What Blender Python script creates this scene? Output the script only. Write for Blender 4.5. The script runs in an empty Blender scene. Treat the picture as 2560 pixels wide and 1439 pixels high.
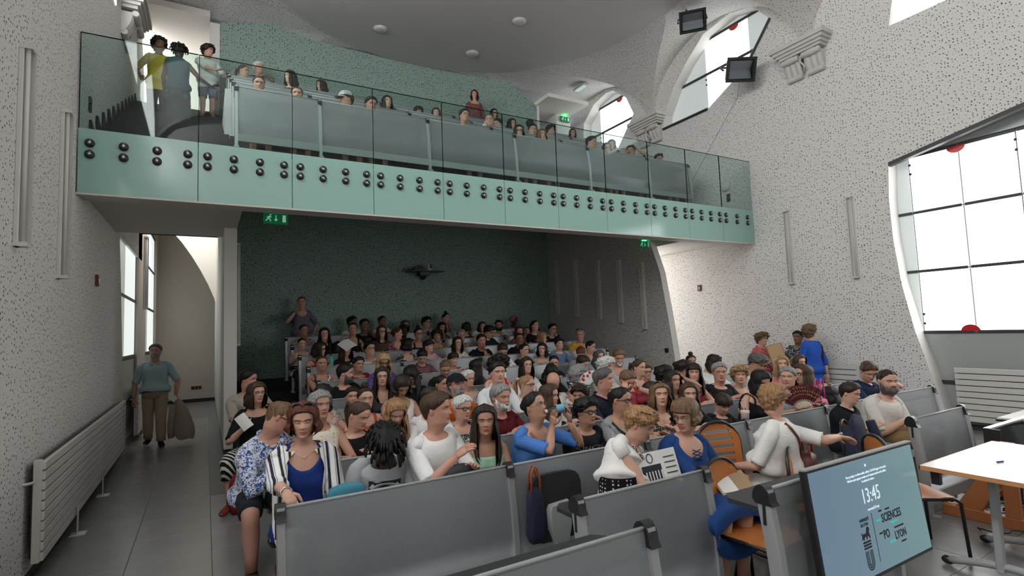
import bpy, math, random
import numpy as np
from mathutils import Vector, Matrix
S=bpy.context.scene; COL=S.collection; PI=math.pi
random.seed(7); RNG=np.random.default_rng(7)
# ---------------------------------------------------------------- camera
CAM_F=1325.7
def make_camera():
    a,p,r=(math.radians(v) for v in (30.13,4.316,2.106))
    fw=Vector((math.sin(a)*math.cos(p),math.cos(a)*math.cos(p),math.sin(p)))
    rt=Vector((math.cos(a),-math.sin(a),0)); up=rt.cross(fw)
    r2=rt*math.cos(r)-up*math.sin(r); u2=up*math.cos(r)+rt*math.sin(r)
    cd=bpy.data.cameras.new('camera'); cd.sensor_width=36; cd.lens=CAM_F*36/2560; cd.clip_end=200; cd.clip_start=.05
    c=bpy.data.objects.new('camera',cd); COL.objects.link(c)
    m=Matrix((r2,u2,-fw)).transposed().to_4x4(); m.translation=Vector((0,0,1.80)); c.matrix_world=m
    S.camera=c
make_camera()
# ---------------------------------------------------------------- world, exposure
w=bpy.data.worlds.new('world'); S.world=w; w.use_nodes=True
w.node_tree.nodes['Background'].inputs[0].default_value=(.75,.85,1,1); w.node_tree.nodes['Background'].inputs[1].default_value=.6
vs=S.view_settings; vs.view_transform='Standard'; vs.look='None'; vs.exposure=0.0; vs.gamma=1.0; vs.use_curve_mapping=False
S.cycles.use_denoising=True; S.cycles.max_bounces=8; S.cycles.diffuse_bounces=5; S.cycles.glossy_bounces=3; S.cycles.transmission_bounces=4; S.cycles.transparent_max_bounces=10
S.cycles.caustics_reflective=False; S.cycles.caustics_refractive=False; S.cycles.sample_clamp_indirect=6
WIN_R=4.2; WIN_R_UP=2.6; WIN_L=2.2; FILL_BEHIND=0.25; WIN_L_NEAR=1.6; WIN_L_UP=11.5; LOBBY=5.0; CORRIDOR_FILL=8.0       # light of the lit windows and of the added fill panes
# ---------------------------------------------------------------- materials
_M={}
def lin(c): return tuple(((v/12.92) if v<=.04045 else ((v+.055)/1.055)**2.4) for v in c)
def rgb(h): return lin(tuple(int(h[i:i+2],16)/255 for i in (0,2,4)))
def mat(name,col=(.5,.5,.5),rough=.6,metal=0,emit=None,es=0,alpha=1,noise=0,nscale=20,trans=0,spec=.5,bump=0,bscale=60,sheen=0):
    if name in _M: return _M[name]
    m=bpy.data.materials.new(name); m.use_nodes=True; nt=m.node_tree; b=nt.nodes['Principled BSDF']
    if isinstance(col,str): col=rgb(col)
    b.inputs['Base Color'].default_value=(*col,1); b.inputs['Roughness'].default_value=rough; b.inputs['Metallic'].default_value=metal
    b.inputs['Specular IOR Level'].default_value=spec; b.inputs['Alpha'].default_value=alpha; b.inputs['Transmission Weight'].default_value=trans
    if emit is not None: b.inputs['Emission Color'].default_value=(*(rgb(emit) if isinstance(emit,str) else emit),1); b.inputs['Emission Strength'].default_value=es
    if noise or bump:
        tc=nt.nodes.new('ShaderNodeTexCoord')
        n=nt.nodes.new('ShaderNodeTexNoise'); n.inputs['Scale'].default_value=nscale; n.inputs['Detail'].default_value=4; nt.links.new(tc.outputs['Object'],n.inputs['Vector'])
        if noise:
            mr=nt.nodes.new('ShaderNodeMapRange'); mr.inputs[3].default_value=1-noise; mr.inputs[4].default_value=1+noise; nt.links.new(n.outputs['Fac'],mr.inputs[0])
            mx=nt.nodes.new('ShaderNodeMix'); mx.data_type='RGBA'; mx.blend_type='MULTIPLY'; mx.inputs[0].default_value=1; mx.inputs[6].default_value=(*col,1)
            nt.links.new(mr.outputs[0],mx.inputs[7]); nt.links.new(mx.outputs[2],b.inputs['Base Color'])
        if bump:
            n2=nt.nodes.new('ShaderNodeTexNoise'); n2.inputs['Scale'].default_value=bscale; n2.inputs['Detail'].default_value=3; nt.links.new(tc.outputs['Object'],n2.inputs['Vector'])
            bp=nt.nodes.new('ShaderNodeBump'); bp.inputs['Strength'].default_value=bump; bp.inputs['Distance'].default_value=.01; nt.links.new(n2.outputs['Fac'],bp.inputs['Height']); nt.links.new(bp.outputs[0],b.inputs['Normal'])
    _M[name]=m; return m
def perf(name,col,axis,dark=(.06,.054,.05),scale=12.5,rmin=.06,rmax=.30):
    """perforated acoustic board: round holes of mixed size; axis = wall normal"""
    m=bpy.data.materials.new(name); m.use_nodes=True; nt=m.node_tree; b=nt.nodes['Principled BSDF']; L=nt.links.new; N=nt.nodes.new
    tc=N('ShaderNodeTexCoord'); sp=N('ShaderNodeSeparateXYZ'); L(tc.outputs['Object'],sp.inputs[0])
    sub=N('ShaderNodeMath'); sub.operation='SUBTRACT'; L(sp.outputs['Z'],sub.inputs[0]); L(sp.outputs[axis],sub.inputs[1])
    cb=N('ShaderNodeCombineXYZ'); L(sp.outputs['Y' if axis=='X' else 'X'],cb.inputs[0]); L(sub.outputs[0],cb.inputs[1])
    v=N('ShaderNodeTexVoronoi'); v.voronoi_dimensions='2D'; v.inputs['Scale'].default_value=scale; v.inputs['Randomness'].default_value=.85; L(cb.outputs[0],v.inputs['Vector'])
    sc=N('ShaderNodeSeparateColor'); L(v.outputs['Color'],sc.inputs[0])
    mr=N('ShaderNodeMapRange'); mr.inputs[3].default_value=rmin; mr.inputs[4].default_value=rmax; L(sc.outputs[0],mr.inputs[0])
    pw=N('ShaderNodeMath'); pw.operation='SUBTRACT'; L(mr.outputs[0],pw.inputs[0]); L(v.outputs['Distance'],pw.inputs[1])
    st=N('ShaderNodeMapRange'); st.inputs[1].default_value=-.02; st.inputs[2].default_value=.02; L(pw.outputs[0],st.inputs[0])
    mx=N('ShaderNodeMix'); mx.data_type='RGBA'; L(st.outputs[0],mx.inputs[0]); mx.inputs[6].default_value=(*col,1); mx.inputs[7].default_value=(*dark,1)
    L(mx.outputs[2],b.inputs['Base Color']); b.inputs['Roughness'].default_value=.85; b.inputs['Specular IOR Level'].default_value=.2
    bp=N('ShaderNodeBump'); bp.inputs['Strength'].default_value=.6; bp.inputs['Distance'].default_value=.01; bp.invert=True; L(st.outputs[0],bp.inputs['Height']); L(bp.outputs[0],b.inputs['Normal'])
    _M[name]=m; return m
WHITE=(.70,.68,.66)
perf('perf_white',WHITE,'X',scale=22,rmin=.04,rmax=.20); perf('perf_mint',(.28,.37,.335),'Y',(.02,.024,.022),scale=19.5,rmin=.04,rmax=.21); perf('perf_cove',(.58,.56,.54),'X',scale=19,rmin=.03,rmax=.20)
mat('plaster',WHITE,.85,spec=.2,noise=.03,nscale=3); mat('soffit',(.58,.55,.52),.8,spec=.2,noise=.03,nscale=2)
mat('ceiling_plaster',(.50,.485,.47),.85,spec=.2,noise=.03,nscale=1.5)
mat('beige_wall',(.46,.42,.37),.85,spec=.2,noise=.03,nscale=2)
mat('bright_paint',(.82,.79,.74),.8,spec=.2)
mat('black',(.012,.012,.013),.5); mat('black_plastic',(.015,.015,.017),.35); mat('dark_carpet',(.022,.023,.026),.95,bump=.6,bscale=250,noise=.25,nscale=40)
mat('dark_trim',(.03,.029,.028),.6); mat('frame_dark',(.035,.036,.038),.5)
mat('grey_metal',(.50,.51,.52),.38,metal=.6); mat('grey_paint',(.34,.35,.36),.42); mat('light_metal',(.55,.55,.55),.35,metal=.6)
mat('white_paint',(.62,.61,.59),.45); mat('radiator_white',(.60,.585,.56),.45)
mat('stone_white',(.58,.56,.54),.8,noise=.08,nscale=9); mat('red_sign',(.55,.01,.02),.35); mat('dark_red',(.16,.02,.02),.5)
mat('green_sign',(0,.16,.05),.4,emit=(0,.35,.10),es=.12); mat('green_led',(0,.6,.1),.4,emit=(.05,1,.25),es=6); mat('sign_white',(.7,.8,.75),.5,emit=(.5,.9,.7),es=.25)
mat('tile',(.20,.20,.198),.26,noise=.14,nscale=3.2,bump=.05,bscale=90,spec=.5); mat('floor_base',(.14,.14,.14),.5)
mat('wood_chair',rgb('B9713A'),.35,noise=.12,nscale=14); mat('beech',rgb('C08A5E'),.4,noise=.12,nscale=18); mat('table_top',(.74,.72,.70),.22)
mat('wood_trestle',rgb('A5663C'),.5,noise=.15,nscale=12); mat('table_black',(.03,.031,.033),.45); mat('black_fabric',(.018,.018,.02),.9,bump=.3,bscale=200)
def glow(name,col,s):
    m=mat(name,(.45,.47,.46),.35,emit=col,es=s); return m
glow('pane_right',(1,.995,.985),WIN_R); glow('pane_right_dim',(.74,.82,.80),.40); glow('pane_up',(.97,1,.99),WIN_R_UP); glow('pane_up_dim',(.74,.82,.80),.36)
glow('pane_left',(.93,1,.97),WIN_L*.36); glow('pane_left_dim',(.70,.80,.74),.33); glow('pane_left_near',(1,.995,.98),WIN_L_NEAR); glow('pane_left_up',(.98,1,.99),WIN_L_UP); glow('pane_aisle',(1,.99,.96),14.0); glow('pane_lobby',(1,.99,.97),LOBBY); glow('pane_sky',(1,.97,.93),CORRIDOR_FILL); glow('pane_front',(1,.99,.97),FILL_BEHIND)
mat('panel_grey',(.36,.38,.37),.25)
def mesh_panel():
    m=bpy.data.materials.new('bench_mesh'); m.use_nodes=True; nt=m.node_tree; L=nt.links.new; N=nt.nodes.new; b=nt.nodes['Principled BSDF']
    b.inputs['Base Color'].default_value=(.33,.345,.365,1); b.inputs['Roughness'].default_value=.42; b.inputs['Metallic'].default_value=.5
    tc=N('ShaderNodeTexCoord'); sp=N('ShaderNodeSeparateXYZ'); L(tc.outputs['Object'],sp.inputs[0]); cb=N('ShaderNodeCombineXYZ'); L(sp.outputs['X'],cb.inputs[0]); L(sp.outputs['Z'],cb.inputs[1]); v=N('ShaderNodeTexVoronoi'); v.voronoi_dimensions='2D'; v.inputs['Scale'].default_value=190; v.inputs['Randomness'].default_value=0; L(cb.outputs[0],v.inputs['Vector'])
    mr=N('ShaderNodeMapRange'); mr.inputs[1].default_value=.24; mr.inputs[2].default_value=.38; mr.inputs[3].default_value=.55; mr.inputs[4].default_value=1; L(v.outputs['Distance'],mr.inputs[0])
    L(mr.outputs[0],b.inputs['Alpha']); _M['bench_mesh']=m
mesh_panel()
def glass(name,col,tr,rough=0.02):
    m=bpy.data.materials.new(name); m.use_nodes=True; nt=m.node_tree; L=nt.links.new; N=nt.nodes.new
    for n in list(nt.nodes):
        if n.type!='OUTPUT_MATERIAL': nt.nodes.remove(n)
    o=[n for n in nt.nodes][0]; t=N('ShaderNodeBsdfTransparent'); t.inputs[0].default_value=(*tr,1); g=N('ShaderNodeBsdfGlossy'); g.inputs['Roughness'].default_value=rough; g.inputs[0].default_value=(*col,1)
    lw=N('ShaderNodeLayerWeight'); lw.inputs[0].default_value=.5; pw=N('ShaderNodeMath'); pw.operation='POWER'; pw.inputs[1].default_value=4; L(lw.outputs['Facing'],pw.inputs[0]); f=N('ShaderNodeMapRange'); f.inputs[3].default_value=.022; f.inputs[4].default_value=.75; L(pw.outputs[0],f.inputs[0]); x=N('ShaderNodeMixShader'); L(f.outputs[0],x.inputs[0]); L(t.outputs[0],x.inputs[1]); L(g.outputs[0],x.inputs[2]); L(x.outputs[0],o.inputs[0]); _M[name]=m
glass('glass',(1,1,1),(.80,.88,.86)); glass('glass_edge',(.6,.8,.75),(.05,.14,.12)); glass('bottle_clear',(1,1,1),(.86,.9,.92)); glass('lens_clear',(1,1,1),(.9,.9,.9))
mat('mint_glass',(.29,.475,.425),.12,spec=.6)
M=lambda n:_M[n]
# ---------------------------------------------------------------- mesh helpers
class MB:
    def __init__(s): s.v=[]; s.f=[]; s.mi=[]; s.m=0
    def add(s,vs,fs):
        o=len(s.v); s.v.extend([tuple(map(float,p)) for p in vs]); s.f.extend([tuple(i+o for i in f) for f in fs]); s.mi.extend([s.m]*len(fs)); return s
    def box(s,x0,x1,y0,y1,z0,z1):
        return s.add([(x0,y0,z0),(x1,y0,z0),(x1,y1,z0),(x0,y1,z0),(x0,y0,z1),(x1,y0,z1),(x1,y1,z1),(x0,y1,z1)],[(0,3,2,1),(4,5,6,7),(0,1,5,4),(1,2,6,5),(2,3,7,6),(3,0,4,7)])
    def rbox(s,x0,x1,y0,y1,z0,z1,b=.004):
        """box with chamfered edges"""
        vs=[];
        for z,i in ((z0,b),(z0+b,0),(z1-b,0),(z1,b)):
            c=b if i==0 else b*1.6
            X0,X1,Y0,Y1=x0+i,x1-i,y0+i,y1-i
            vs+=[(X0+c,Y0,z),(X1-c,Y0,z),(X1,Y0+c,z),(X1,Y1-c,z),(X1-c,Y1,z),(X0+c,Y1,z),(X0,Y1-c,z),(X0,Y0+c,z)]
        fs=[tuple(range(7,-1,-1)),tuple(range(24,32))]
        for k in range(3):
            for j in range(8): fs.append((k*8+j,k*8+(j+1)%8,k*8+8+(j+1)%8,k*8+8+j))
        return s.add(vs,fs)
    def prism(s,poly,d,fn=None):
        """poly: list of 3D points; d: extrusion vector"""
        n=len(poly); vs=[tuple(p) for p in poly]+[tuple(p[i]+d[i] for i in range(3)) for p in poly]
        fs=[tuple(range(n)),tuple(range(2*n-1,n-1,-1))]+[(i,i+n,(i+1)%n+n,(i+1)%n) for i in range(n)]
        return s.add(vs,fs)
    def grid(s,P,closed_u=False):
        """P[i][j] points"""
        n=len(P); k=len(P[0]); vs=[p for r in P for p in r]; fs=[]
        for i in range(n-1):
            for j in range(k if closed_u else k-1): fs.append((i*k+j,i*k+(j+1)%k,(i+1)*k+(j+1)%k,(i+1)*k+j))
        return s.add(vs,fs)
    def tube(s,pts,r,n=8,cap=True,flat=1):
        pts=[Vector(p) for p in pts]; rs=r if isinstance(r,(list,tuple)) else [r]*len(pts)
        R=[]; t0=None
        for i,p in enumerate(pts):
            t=(pts[min(i+1,len(pts)-1)]-pts[max(i-1,0)]).normalized()
            if t0 is None:
                u=t.orthogonal().normalized() if abs(t.z)>.9 else t.cross(Vector((0,0,1))).normalized()
            else:
                u=(u-t*u.dot(t)).normalized()
            t0=t; w_=t.cross(u); R.append([p+(u*math.cos(2*PI*j/n)+w_*math.sin(2*PI*j/n)*flat)*rs[i] for j in range(n)])
        b=len(s.v); s.grid(R,True)
        if cap:
            m=len(pts); s.f.append(tuple(range(b+n-1,b-1,-1))); s.f.append(tuple(range(b+(m-1)*n,b+m*n))); s.mi+= [s.m]*2
        return s
    def lathe(s,prof,c=(0,0,0),n=16,axis='z'):
        R=[]
        for r,h in prof:
            row=[]
            for j in range(n):
                a=2*PI*j/n; x,y=r*math.cos(a),r*math.sin(a)
                q=(x,y,h) if axis=='z' else ((h,x,y) if axis=='x' else (x,h,y))
                row.append((c[0]+q[0],c[1]+q[1],c[2]+q[2]))
            R.append(row)
        return s.grid(R,True)
    def ball(s,c,r,n=10,m=7,M3=None):
        R=[]
        for i in range(m+1):
            t=PI*i/m; row=[]
            for j in range(n):
                a=2*PI*j/n; q=Vector((r[0]*math.sin(t)*math.cos(a),r[1]*math.sin(t)*math.sin(a),r[2]*math.cos(t)))
                if M3: q=M3@q
                row.append((c[0]+q[0],c[1]+q[1],c[2]+q[2]))
            R.append(row)
        return s.grid(R,True)
    def xf(s,fn): s.v=[tuple(fn(p)) for p in s.v]; return s
    def mesh(s,name,mats,smooth=False):
        me=bpy.data.meshes.new(name); me.from_pydata(s.v,[],s.f)
        for m in (mats if isinstance(mats,(list,tuple)) else [mats]): me.materials.append(M(m) if isinstance(m,str) else m)
        if any(s.mi): me.polygons.foreach_set('material_index',s.mi)
        if smooth: me.polygons.foreach_set('use_smooth',[True]*len(s.f))
        me.update(); return me
    def obj(s,name,mats,parent=None,smooth=False,**k): return link(name,s.mesh(name,mats,smooth),parent,**k)
def link(name,me,parent=None,loc=None,rz=None,label=None,cat=None,group=None,kind=None):
    o=bpy.data.objects.new(name,me); COL.objects.link(o)
    if parent is not None: o.parent=parent
    if loc is not None: o.location=loc
    if rz is not None: o.rotation_euler=(0,0,rz)
    if label: o['label']=label
    if cat: o['category']=cat
    if group: o['group']=group
    if kind: o['kind']=kind
    return o
def thing(name,label,cat,loc=(0,0,0),rz=0,group=None): return link(name,None,None,loc,rz,label,cat,group)
def struct(name,mb,mats,parent=None,smooth=False): return mb.obj(name,mats,parent,smooth,kind='structure' if parent is None else None)
def autosmooth(o,ang=40):
    me=o.data; me.polygons.foreach_set('use_smooth',[True]*len(me.polygons)); me.set_sharp_from_angle(angle=math.radians(ang)); return o
# ---------------------------------------------------------------- setting
XL,XR,YF,YW=-1.17,9.87,6.92,12.3
PL0,PL1=.24,.41; PR0,PR1=8.34,8.48
mb=MB().box(-2,11,-6,19,-.3,-.006); floor=struct('floor',mb,'floor_base')
tm=MB().rbox(-.298,.298,-.298,.298,-.02,0,.002).mesh('tile','tile')
nt_=0
for i in range(19):
    for j in range(24):
        x=XL+.03+.3+i*.6; y=.3+j*.6
        if x>XR+.2: continue
        if y>7.3 and x>.3: continue
        if x<-1.2 or y>14.6: continue
        t=link('tile',tm,floor,(x,y,0)); nt_+=1
# raked seating tiers under the balcony
ROWS=[(3.30,.85),(4.24,.85),(5.18,.85),(6.13,.87),(7.07,.98),(7.95,1.14),(8.83,1.30),(9.71,1.46),(10.59,1.62),(11.47,1.78)]
for k in range(4,10):
    y0=ROWS[k][0]-.12; y1=ROWS[k+1][0]-.12 if k<9 else YW; z=ROWS[k][1]-.85
    mb=MB().box(PL1+.02 if k>5 else .5,PR0,y0,y1,-.005,z); struct('floor_tier',mb,'dark_carpet')
# left wall with curved end, right wall with curved window opening
def edge_right(z): # wall edge beside the big window
    return float(np.interp(z,[0,.32,.9,1.51,2.3,3.02,3.7,4.33],[3.80,3.88,4.02,4.17,4.30,4.36,4.37,4.33]))
def edge_left(z):
    return float(np.interp(z,[0,.8,1.58,2.54,3.45],[11.3,11.0,10.75,10.5,10.2]))
def wall_edge(name,x,zs,ef,y1,matn,th):
    mb=MB(); f=[(x,ef(z),z) for z in zs]; g=[(x,y1,z) for z in zs]; b=[(x+th,ef(z),z) for z in zs]; h=[(x+th,y1,z) for z in zs]
    mb.grid([f,g]); mb.m=1; mb.grid([f,b]); mb.grid([b,h]); mb.grid([g,h]); return struct(name,mb,[matn,'plaster'])
zs=list(np.linspace(0,3.5,24))
wall_edge('wall_left',XL,zs,edge_left,-6,'perf_white',-.14)
zs=list(np.linspace(0,4.33,30))
wall_edge('wall_right',XR,zs,edge_right,13.6,'perf_white',.28)
mb=MB().grid([[(XL,-6,3.5),(XL,13.6,3.5)],[(XL,-6,6.9),(XL,13.6,6.9)]]); mb.box(XL-.14,XL-.01,-6,13.6,3.5,6.9); struct('wall_left_upper',mb,['perf_white'])
# right wall above the big windows, lower edge raking up towards the camera
ys=[13.6,4.33,2.6,1.5,.4,-1.33,-6]; zl=[4.33,4.33,4.68,4.9,4.68,4.33,4.33]
mb=MB(); f=[(XR,y,z) for y,z in zip(ys,zl)]; g=[(XR,y,6.5) for y in ys]; b=[(XR+.16,y,z) for y,z in zip(ys,zl)]
mb.grid([f,g]); mb.m=1; mb.grid([f,b]); struct('wall_right_upper',mb,['perf_white','plaster'])
mb=MB()
for i in range(1,5):
    (y0,z0),(y1,z1)=(ys[i],zl[i]),(ys[i+1],zl[i+1]); mb.prism([(XR-.012,y0,z0-.01),(XR-.012,y1,z1-.01),(XR-.012,y1,z1-.07),(XR-.012,y0,z0-.07)],(.10,0,0))
struct('trim_window_rake',mb,'frame_dark')
mb=MB(); zz=list(np.linspace(0,4.33,16)); f=[(XR,3.0-edge_right(z)-.01,z) for z in zz]; g=[(XR,-6,z) for z in zz]; mb.grid([f,g]); struct('wall_right_near',mb,'perf_white')
mb=MB().box(XR+.005,XR+.010,4.30,4.312,4.33,6.5); struct('trim_1',mb,'dark_trim')
# front wall behind the camera and an unseen glowing pane, added to light the hall
mb=MB().box(-2,11,-6.2,-6,-.1,9.5); struct('wall_front',mb,'plaster')
mb=MB().box(1.5,7.5,-5.99,-5.96,1.0,4.6); struct('window_1',mb,'pane_front')
# the matching windows of the left wall, beside the camera and high up
wn=struct('window_9',MB().box(XL-.02,XL+.0,-1.4,3.9,.65,4.5),'frame_dark')
for i in range(8):
    for a,b in ((1.49,2.48),(2.48,3.45),(3.45,4.39)): MB().box(XL+.004,XL+.012,-1.3+i*.64,-1.3+i*.64+.62,a+.02,b-.02).obj('pane','pane_left_near',wn)
for yc in (7.55,3.45,-.65,-4.7):
    wu=struct('window_high',MB().prism([(XL+.004,yc+1.75*math.cos(t),6.75+1.6*math.sin(t)) for t in np.linspace(0,PI,14)],(.006,0,0)),'pane_left_up')
# big lower right window
win=struct('window_2',MB().box(10.2,10.25,-1.6,4.75,-.05,5.0),'frame_dark')
zb=[1.49,2.48,3.45,4.39]
def pane(y0,y1,z0,z1,m,par,x=10.15,nm='pane'): return MB().box(x,x+.012,min(y0,y1),max(y0,y1),z0,z1).obj(nm,m,par)
def bar(y0,y1,z,par,x=10.13,h=.045): return MB().box(x,x+.03,min(y0,y1),max(y0,y1),z-h/2,z+h/2).obj('glazing_bar','frame_dark',par)
for a,b in ((1.49,2.48),(2.48,3.45),(3.45,4.39)):
    pane(4.62,4.17,a+.01,b-.01,'pane_right_dim',win,10.16)
    for y0,y1 in ((4.15,3.49),(3.47,2.81),(2.79,2.13),(2.11,1.45),(1.43,.77),(.75,.09),(.07,-.6),(-.62,-1.3)): pane(y0,y1,a+.01,b-.01,'pane_right',win)
for z in zb:
    for y0,y1 in ((4.66,4.17),(4.15,3.50),(3.46,2.8),(2.78,1.46),(1.44,.1),(.06,-1.3)): bar(y0,y1,z,win)
pane(4.7,-1.3,4.43,4.95,'panel_grey',win); pane(4.7,-1.3,.72,1.46,'panel_grey',win); pane(4.7,-1.3,.05,.68,'panel_grey',win); bar(4.7,-1.3,.70,win,h=.06); bar(4.7,-1.3,.03,win,h=.10)
for (y,z) in ((4.135,4.25),(4.135,4.10),(4.13,1.78),(4.13,1.63),(2.80,4.25),(2.80,4.10)): MB().ball((10.125,y,z),(.02,.022,.022),8,5).obj('glass_fixing','black',win,True)
for (y,z,s) in ((3.50,4.375,-1),(3.54,1.50,1)): MB().prism([(10.12,y+.12*math.cos(t),z+s*.10*math.sin(t)) for t in np.linspace(0,PI,12)],(.012,0,0)).obj('red_sticker','red_sign',win)
wr=struct('window_10',MB().box(9.83,9.85,9.65,12.2,1.4,3.9),'frame_dark')
for i in range(4):
    for a_,b_ in ((1.49,2.6),(2.6,3.8)): MB().box(9.815,9.825,9.7+i*.62,9.7+i*.62+.6,a_+.02,b_-.02).obj('pane','pane_aisle',wr)
# balcony: beam, soffits, sloped underside, fascia
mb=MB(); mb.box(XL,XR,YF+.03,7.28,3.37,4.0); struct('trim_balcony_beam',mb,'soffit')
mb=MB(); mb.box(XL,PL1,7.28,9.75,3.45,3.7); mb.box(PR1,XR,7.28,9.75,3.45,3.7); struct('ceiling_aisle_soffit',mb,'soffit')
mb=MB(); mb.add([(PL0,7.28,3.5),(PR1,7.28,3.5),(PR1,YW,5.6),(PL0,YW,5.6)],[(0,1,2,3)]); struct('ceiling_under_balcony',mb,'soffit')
# partitions and back walls
mb=MB().box(PL0,PL1,8.9,18.3,.2,5.6); struct('wall_partition_left',mb,'plaster'); struct('baseboard_partition',MB().box(PL0+.02,PL1+.04,8.86,12.3,0,.2),'black')
mb=MB(); zs=list(np.linspace(0,3.62,20)); ef=lambda z: float(np.interp(z,[0,1.02,1.84,2.86,3.54,3.7],[7.75,7.82,7.93,8.10,8.34,8.4]))
f=[(PR0,ef(z),z) for z in zs]; g=[(PR0,YW,z*1.6) for z in zs]; f2=[(PR1,ef(z)-.02,z) for z in zs]; g2=[(PR1,YW,z) for z in zs]
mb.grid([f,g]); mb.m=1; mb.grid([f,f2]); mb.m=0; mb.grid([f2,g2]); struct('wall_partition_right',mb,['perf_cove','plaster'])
mb=MB().grid([[(PL1,YW,-.1),(PR0+.05,YW,-.1)],[(PL1,YW,5.7),(PR0+.05,YW,5.7)]]); struct('wall_back_lower',mb,'perf_mint')
# corridor end, windows along the left corridor
struct('wall_corridor_end',MB().box(-1.6,PL1,18.2,18.3,0,6),'beige_wall'); struct('baseboard_corridor',MB().box(-1.6,PL1,18.17,18.2,0,.09),'black')
cur=[(-1.17,4.95),(-.95,4.80),(-.75,4.6),(-.53,4.32),(-.31,3.97),(-.12,3.62),(.06,3.24),(.20,2.88),(PL0,2.74),(PL0,5.4),(-1.17,5.4)]
struct('wall_corridor_arch',MB().prism([(x,16.0,z) for x,z in cur],(0,.1,0)),'bright_paint')
struct('wall_corridor_left',MB().box(-1.5,-1.26,11.0,18.2,0,6),'beige_wall')
for n,(y0,y1) in enumerate(((10.6,12.9),(14.7,17.3))):
    wl=struct('window_%d'%(n+3),MB().box(-1.26,-1.235,y0-.1,y1+.02,.7,4.6),'frame_dark')
    for a,b in ((1.53,2.60),(2.60,3.62),(3.62,4.55)):
        d=(y1-y0)/3; pane(y0,y0+d-.015,a+.03,b-.03,'pane_left_dim',wl,-1.23); pane(y0+d,y0+2*d-.015,a+.03,b-.03,'pane_left',wl,-1.23); pane(y0+2*d,y1,a+.03,b-.03,'pane_left',wl,-1.23)
    for z in (1.53,2.60,3.62,4.55): bar(y0-.05,y1+.05,z,wl,-1.235,.05)
    pane(y0,y1,.75,1.48,'panel_grey',wl,-1.23)
struct('wall_corridor_pier',MB().box(-1.26,-1.17,12.95,14.6,0,6),'beige_wall'); struct('wall_corridor_pier_far',MB().box(-1.26,-1.17,17.4,18.2,0,6),'beige_wall')
struct('ceiling_corridor',MB().box(-1.5,PL0,11.6,18.3,5.45,5.6),'bright_paint'); struct('ceiling_corridor_near',MB().box(-1.5,PL0,9.75,11.7,4.02,4.045),'bright_paint'); struct('window_skylight',MB().box(-1.0,.1,13.2,15.7,5.42,5.44),'pane_sky')  # last: glowing panel hidden above the soffit, added to brighten the corridor arch
struct('baseboard_left',MB().box(XL,XL+.015,-6,11.2,0,.07),'dark_trim')
# ---- upper level: balcony floor, stairs, back wall, vault
BR=[(7.93,5.25),(8.78,5.68),(9.63,6.10),(10.5,6.55),(11.4,7.0)]
struct('floor_balcony',MB().box(XL,XR,YF+.05,7.8,4.0,4.05),'dark_carpet')
for k in range(5):
    y0=BR[k][0]-.13; fz=BR[k][1]-.90-(.15 if k==0 else 0); y1=BR[k+1][0]-.13 if k<4 else 12.5; struct('floor_balcony_tier',MB().box(.3,XR,y0,y1,fz-.22,fz),'dark_carpet')
for k in range(11):
    y0=7.6+k*.42; struct('floor_stair',MB().box(XL,.3,y0,13.4,4.05,4.05+.205*(k+1)),'dark_carpet')
mb=MB()
for k in range(11):
    y0=7.6+k*.42; z=4.05+.205*(k+1); mb.prism([(XL+.004,y0-.1,z-.2),(XL+.004,y0+.32,z),(XL+.004,y0-.02,z+.13),(XL+.004,y0-.1,z+.10)],(.015,0,0))
struct('trim_stair_stringer',mb,'dark_carpet')
yw=lambda x: 12.3-.25*((x-4.25)/2.6)**2
def mint_top(x): return float(np.interp(x,[.2,1.36,6.9,7.85],[8.14,8.62,8.62,7.86]))
xs=list(np.linspace(.22,7.85,40)); mb=MB().grid([[(x,yw(x),5.0) for x in xs],[(x,yw(x),mint_top(x)) for x in xs]]); struct('wall_back_upper',mb,'perf_mint',smooth=True)
struct('wall_back_corner_left',MB().box(.05,.22,yw(.22)-.02,12.6,5.0,8.1),'plaster'); struct('wall_back_corner_right',MB().box(7.85,7.91,yw(7.85)-.03,12.6,5.0,7.86),'plaster')
# flat oval ceiling
CZ=8.5; OC=(4.4,8.15); OA,OB=4.25,4.17
n=72; pts=[(OC[0]+OA*math.cos(2*PI*i/n),OC[1]+OB*math.sin(2*PI*i/n),CZ) for i in range(n)]
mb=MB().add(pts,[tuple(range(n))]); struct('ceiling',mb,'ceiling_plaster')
# vault: cove from the wall springing to the oval, pierced by lunettes
SP=6.9
def lun(y):
    best=SP
    for yc,a in ((7.55,1.95),(11.62,1.95),(3.45,1.95),(-.65,1.95),(-4.7,1.95)):
        u=(y-yc)/a
        if abs(u)<1: best=max(best,SP+1.62*math.sqrt(1-u*u))
    return best
def oval_x(y,side):
    u=(y-OC[1])/OB
    if abs(u)>=1: return OC[0]
    return OC[0]+side*OA*math.sqrt(1-u*u)
def vault(side,xw,name):
    ysamp=sorted(set([round(v,3) for v in np.arange(-5.9,12.26,.09)]+[7.55+s*1.95 for s in (-1,1)]+[11.62-1.95,3.45-1.95,5.4]))
    cove=[];lu=[]
    for y in ysamp:
        xo=oval_x(y,side); H=CZ-SP; Wd=xw-xo; zl=min(lun(y),CZ-.001)
        t0=math.asin(min(1,max(0,(zl-SP)/H)))         # cove angle where the lunette cuts in
        row=[]
        for k in range(13):
            t=t0+(PI/2-t0)*k/12; row.append((xw-Wd*(1-math.cos(t)),y,SP+H*math.sin(t)))
        cove.append(row); x0=row[0][0]; lu.append([(xw+.02*side,y,zl),((xw+x0)/2,y,zl+.0),(x0,y,zl)])
    struct(name,MB().grid(cove),'perf_cove',smooth=True); struct(name+'_lunettes',MB().grid(lu),'perf_white',smooth=True)
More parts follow.
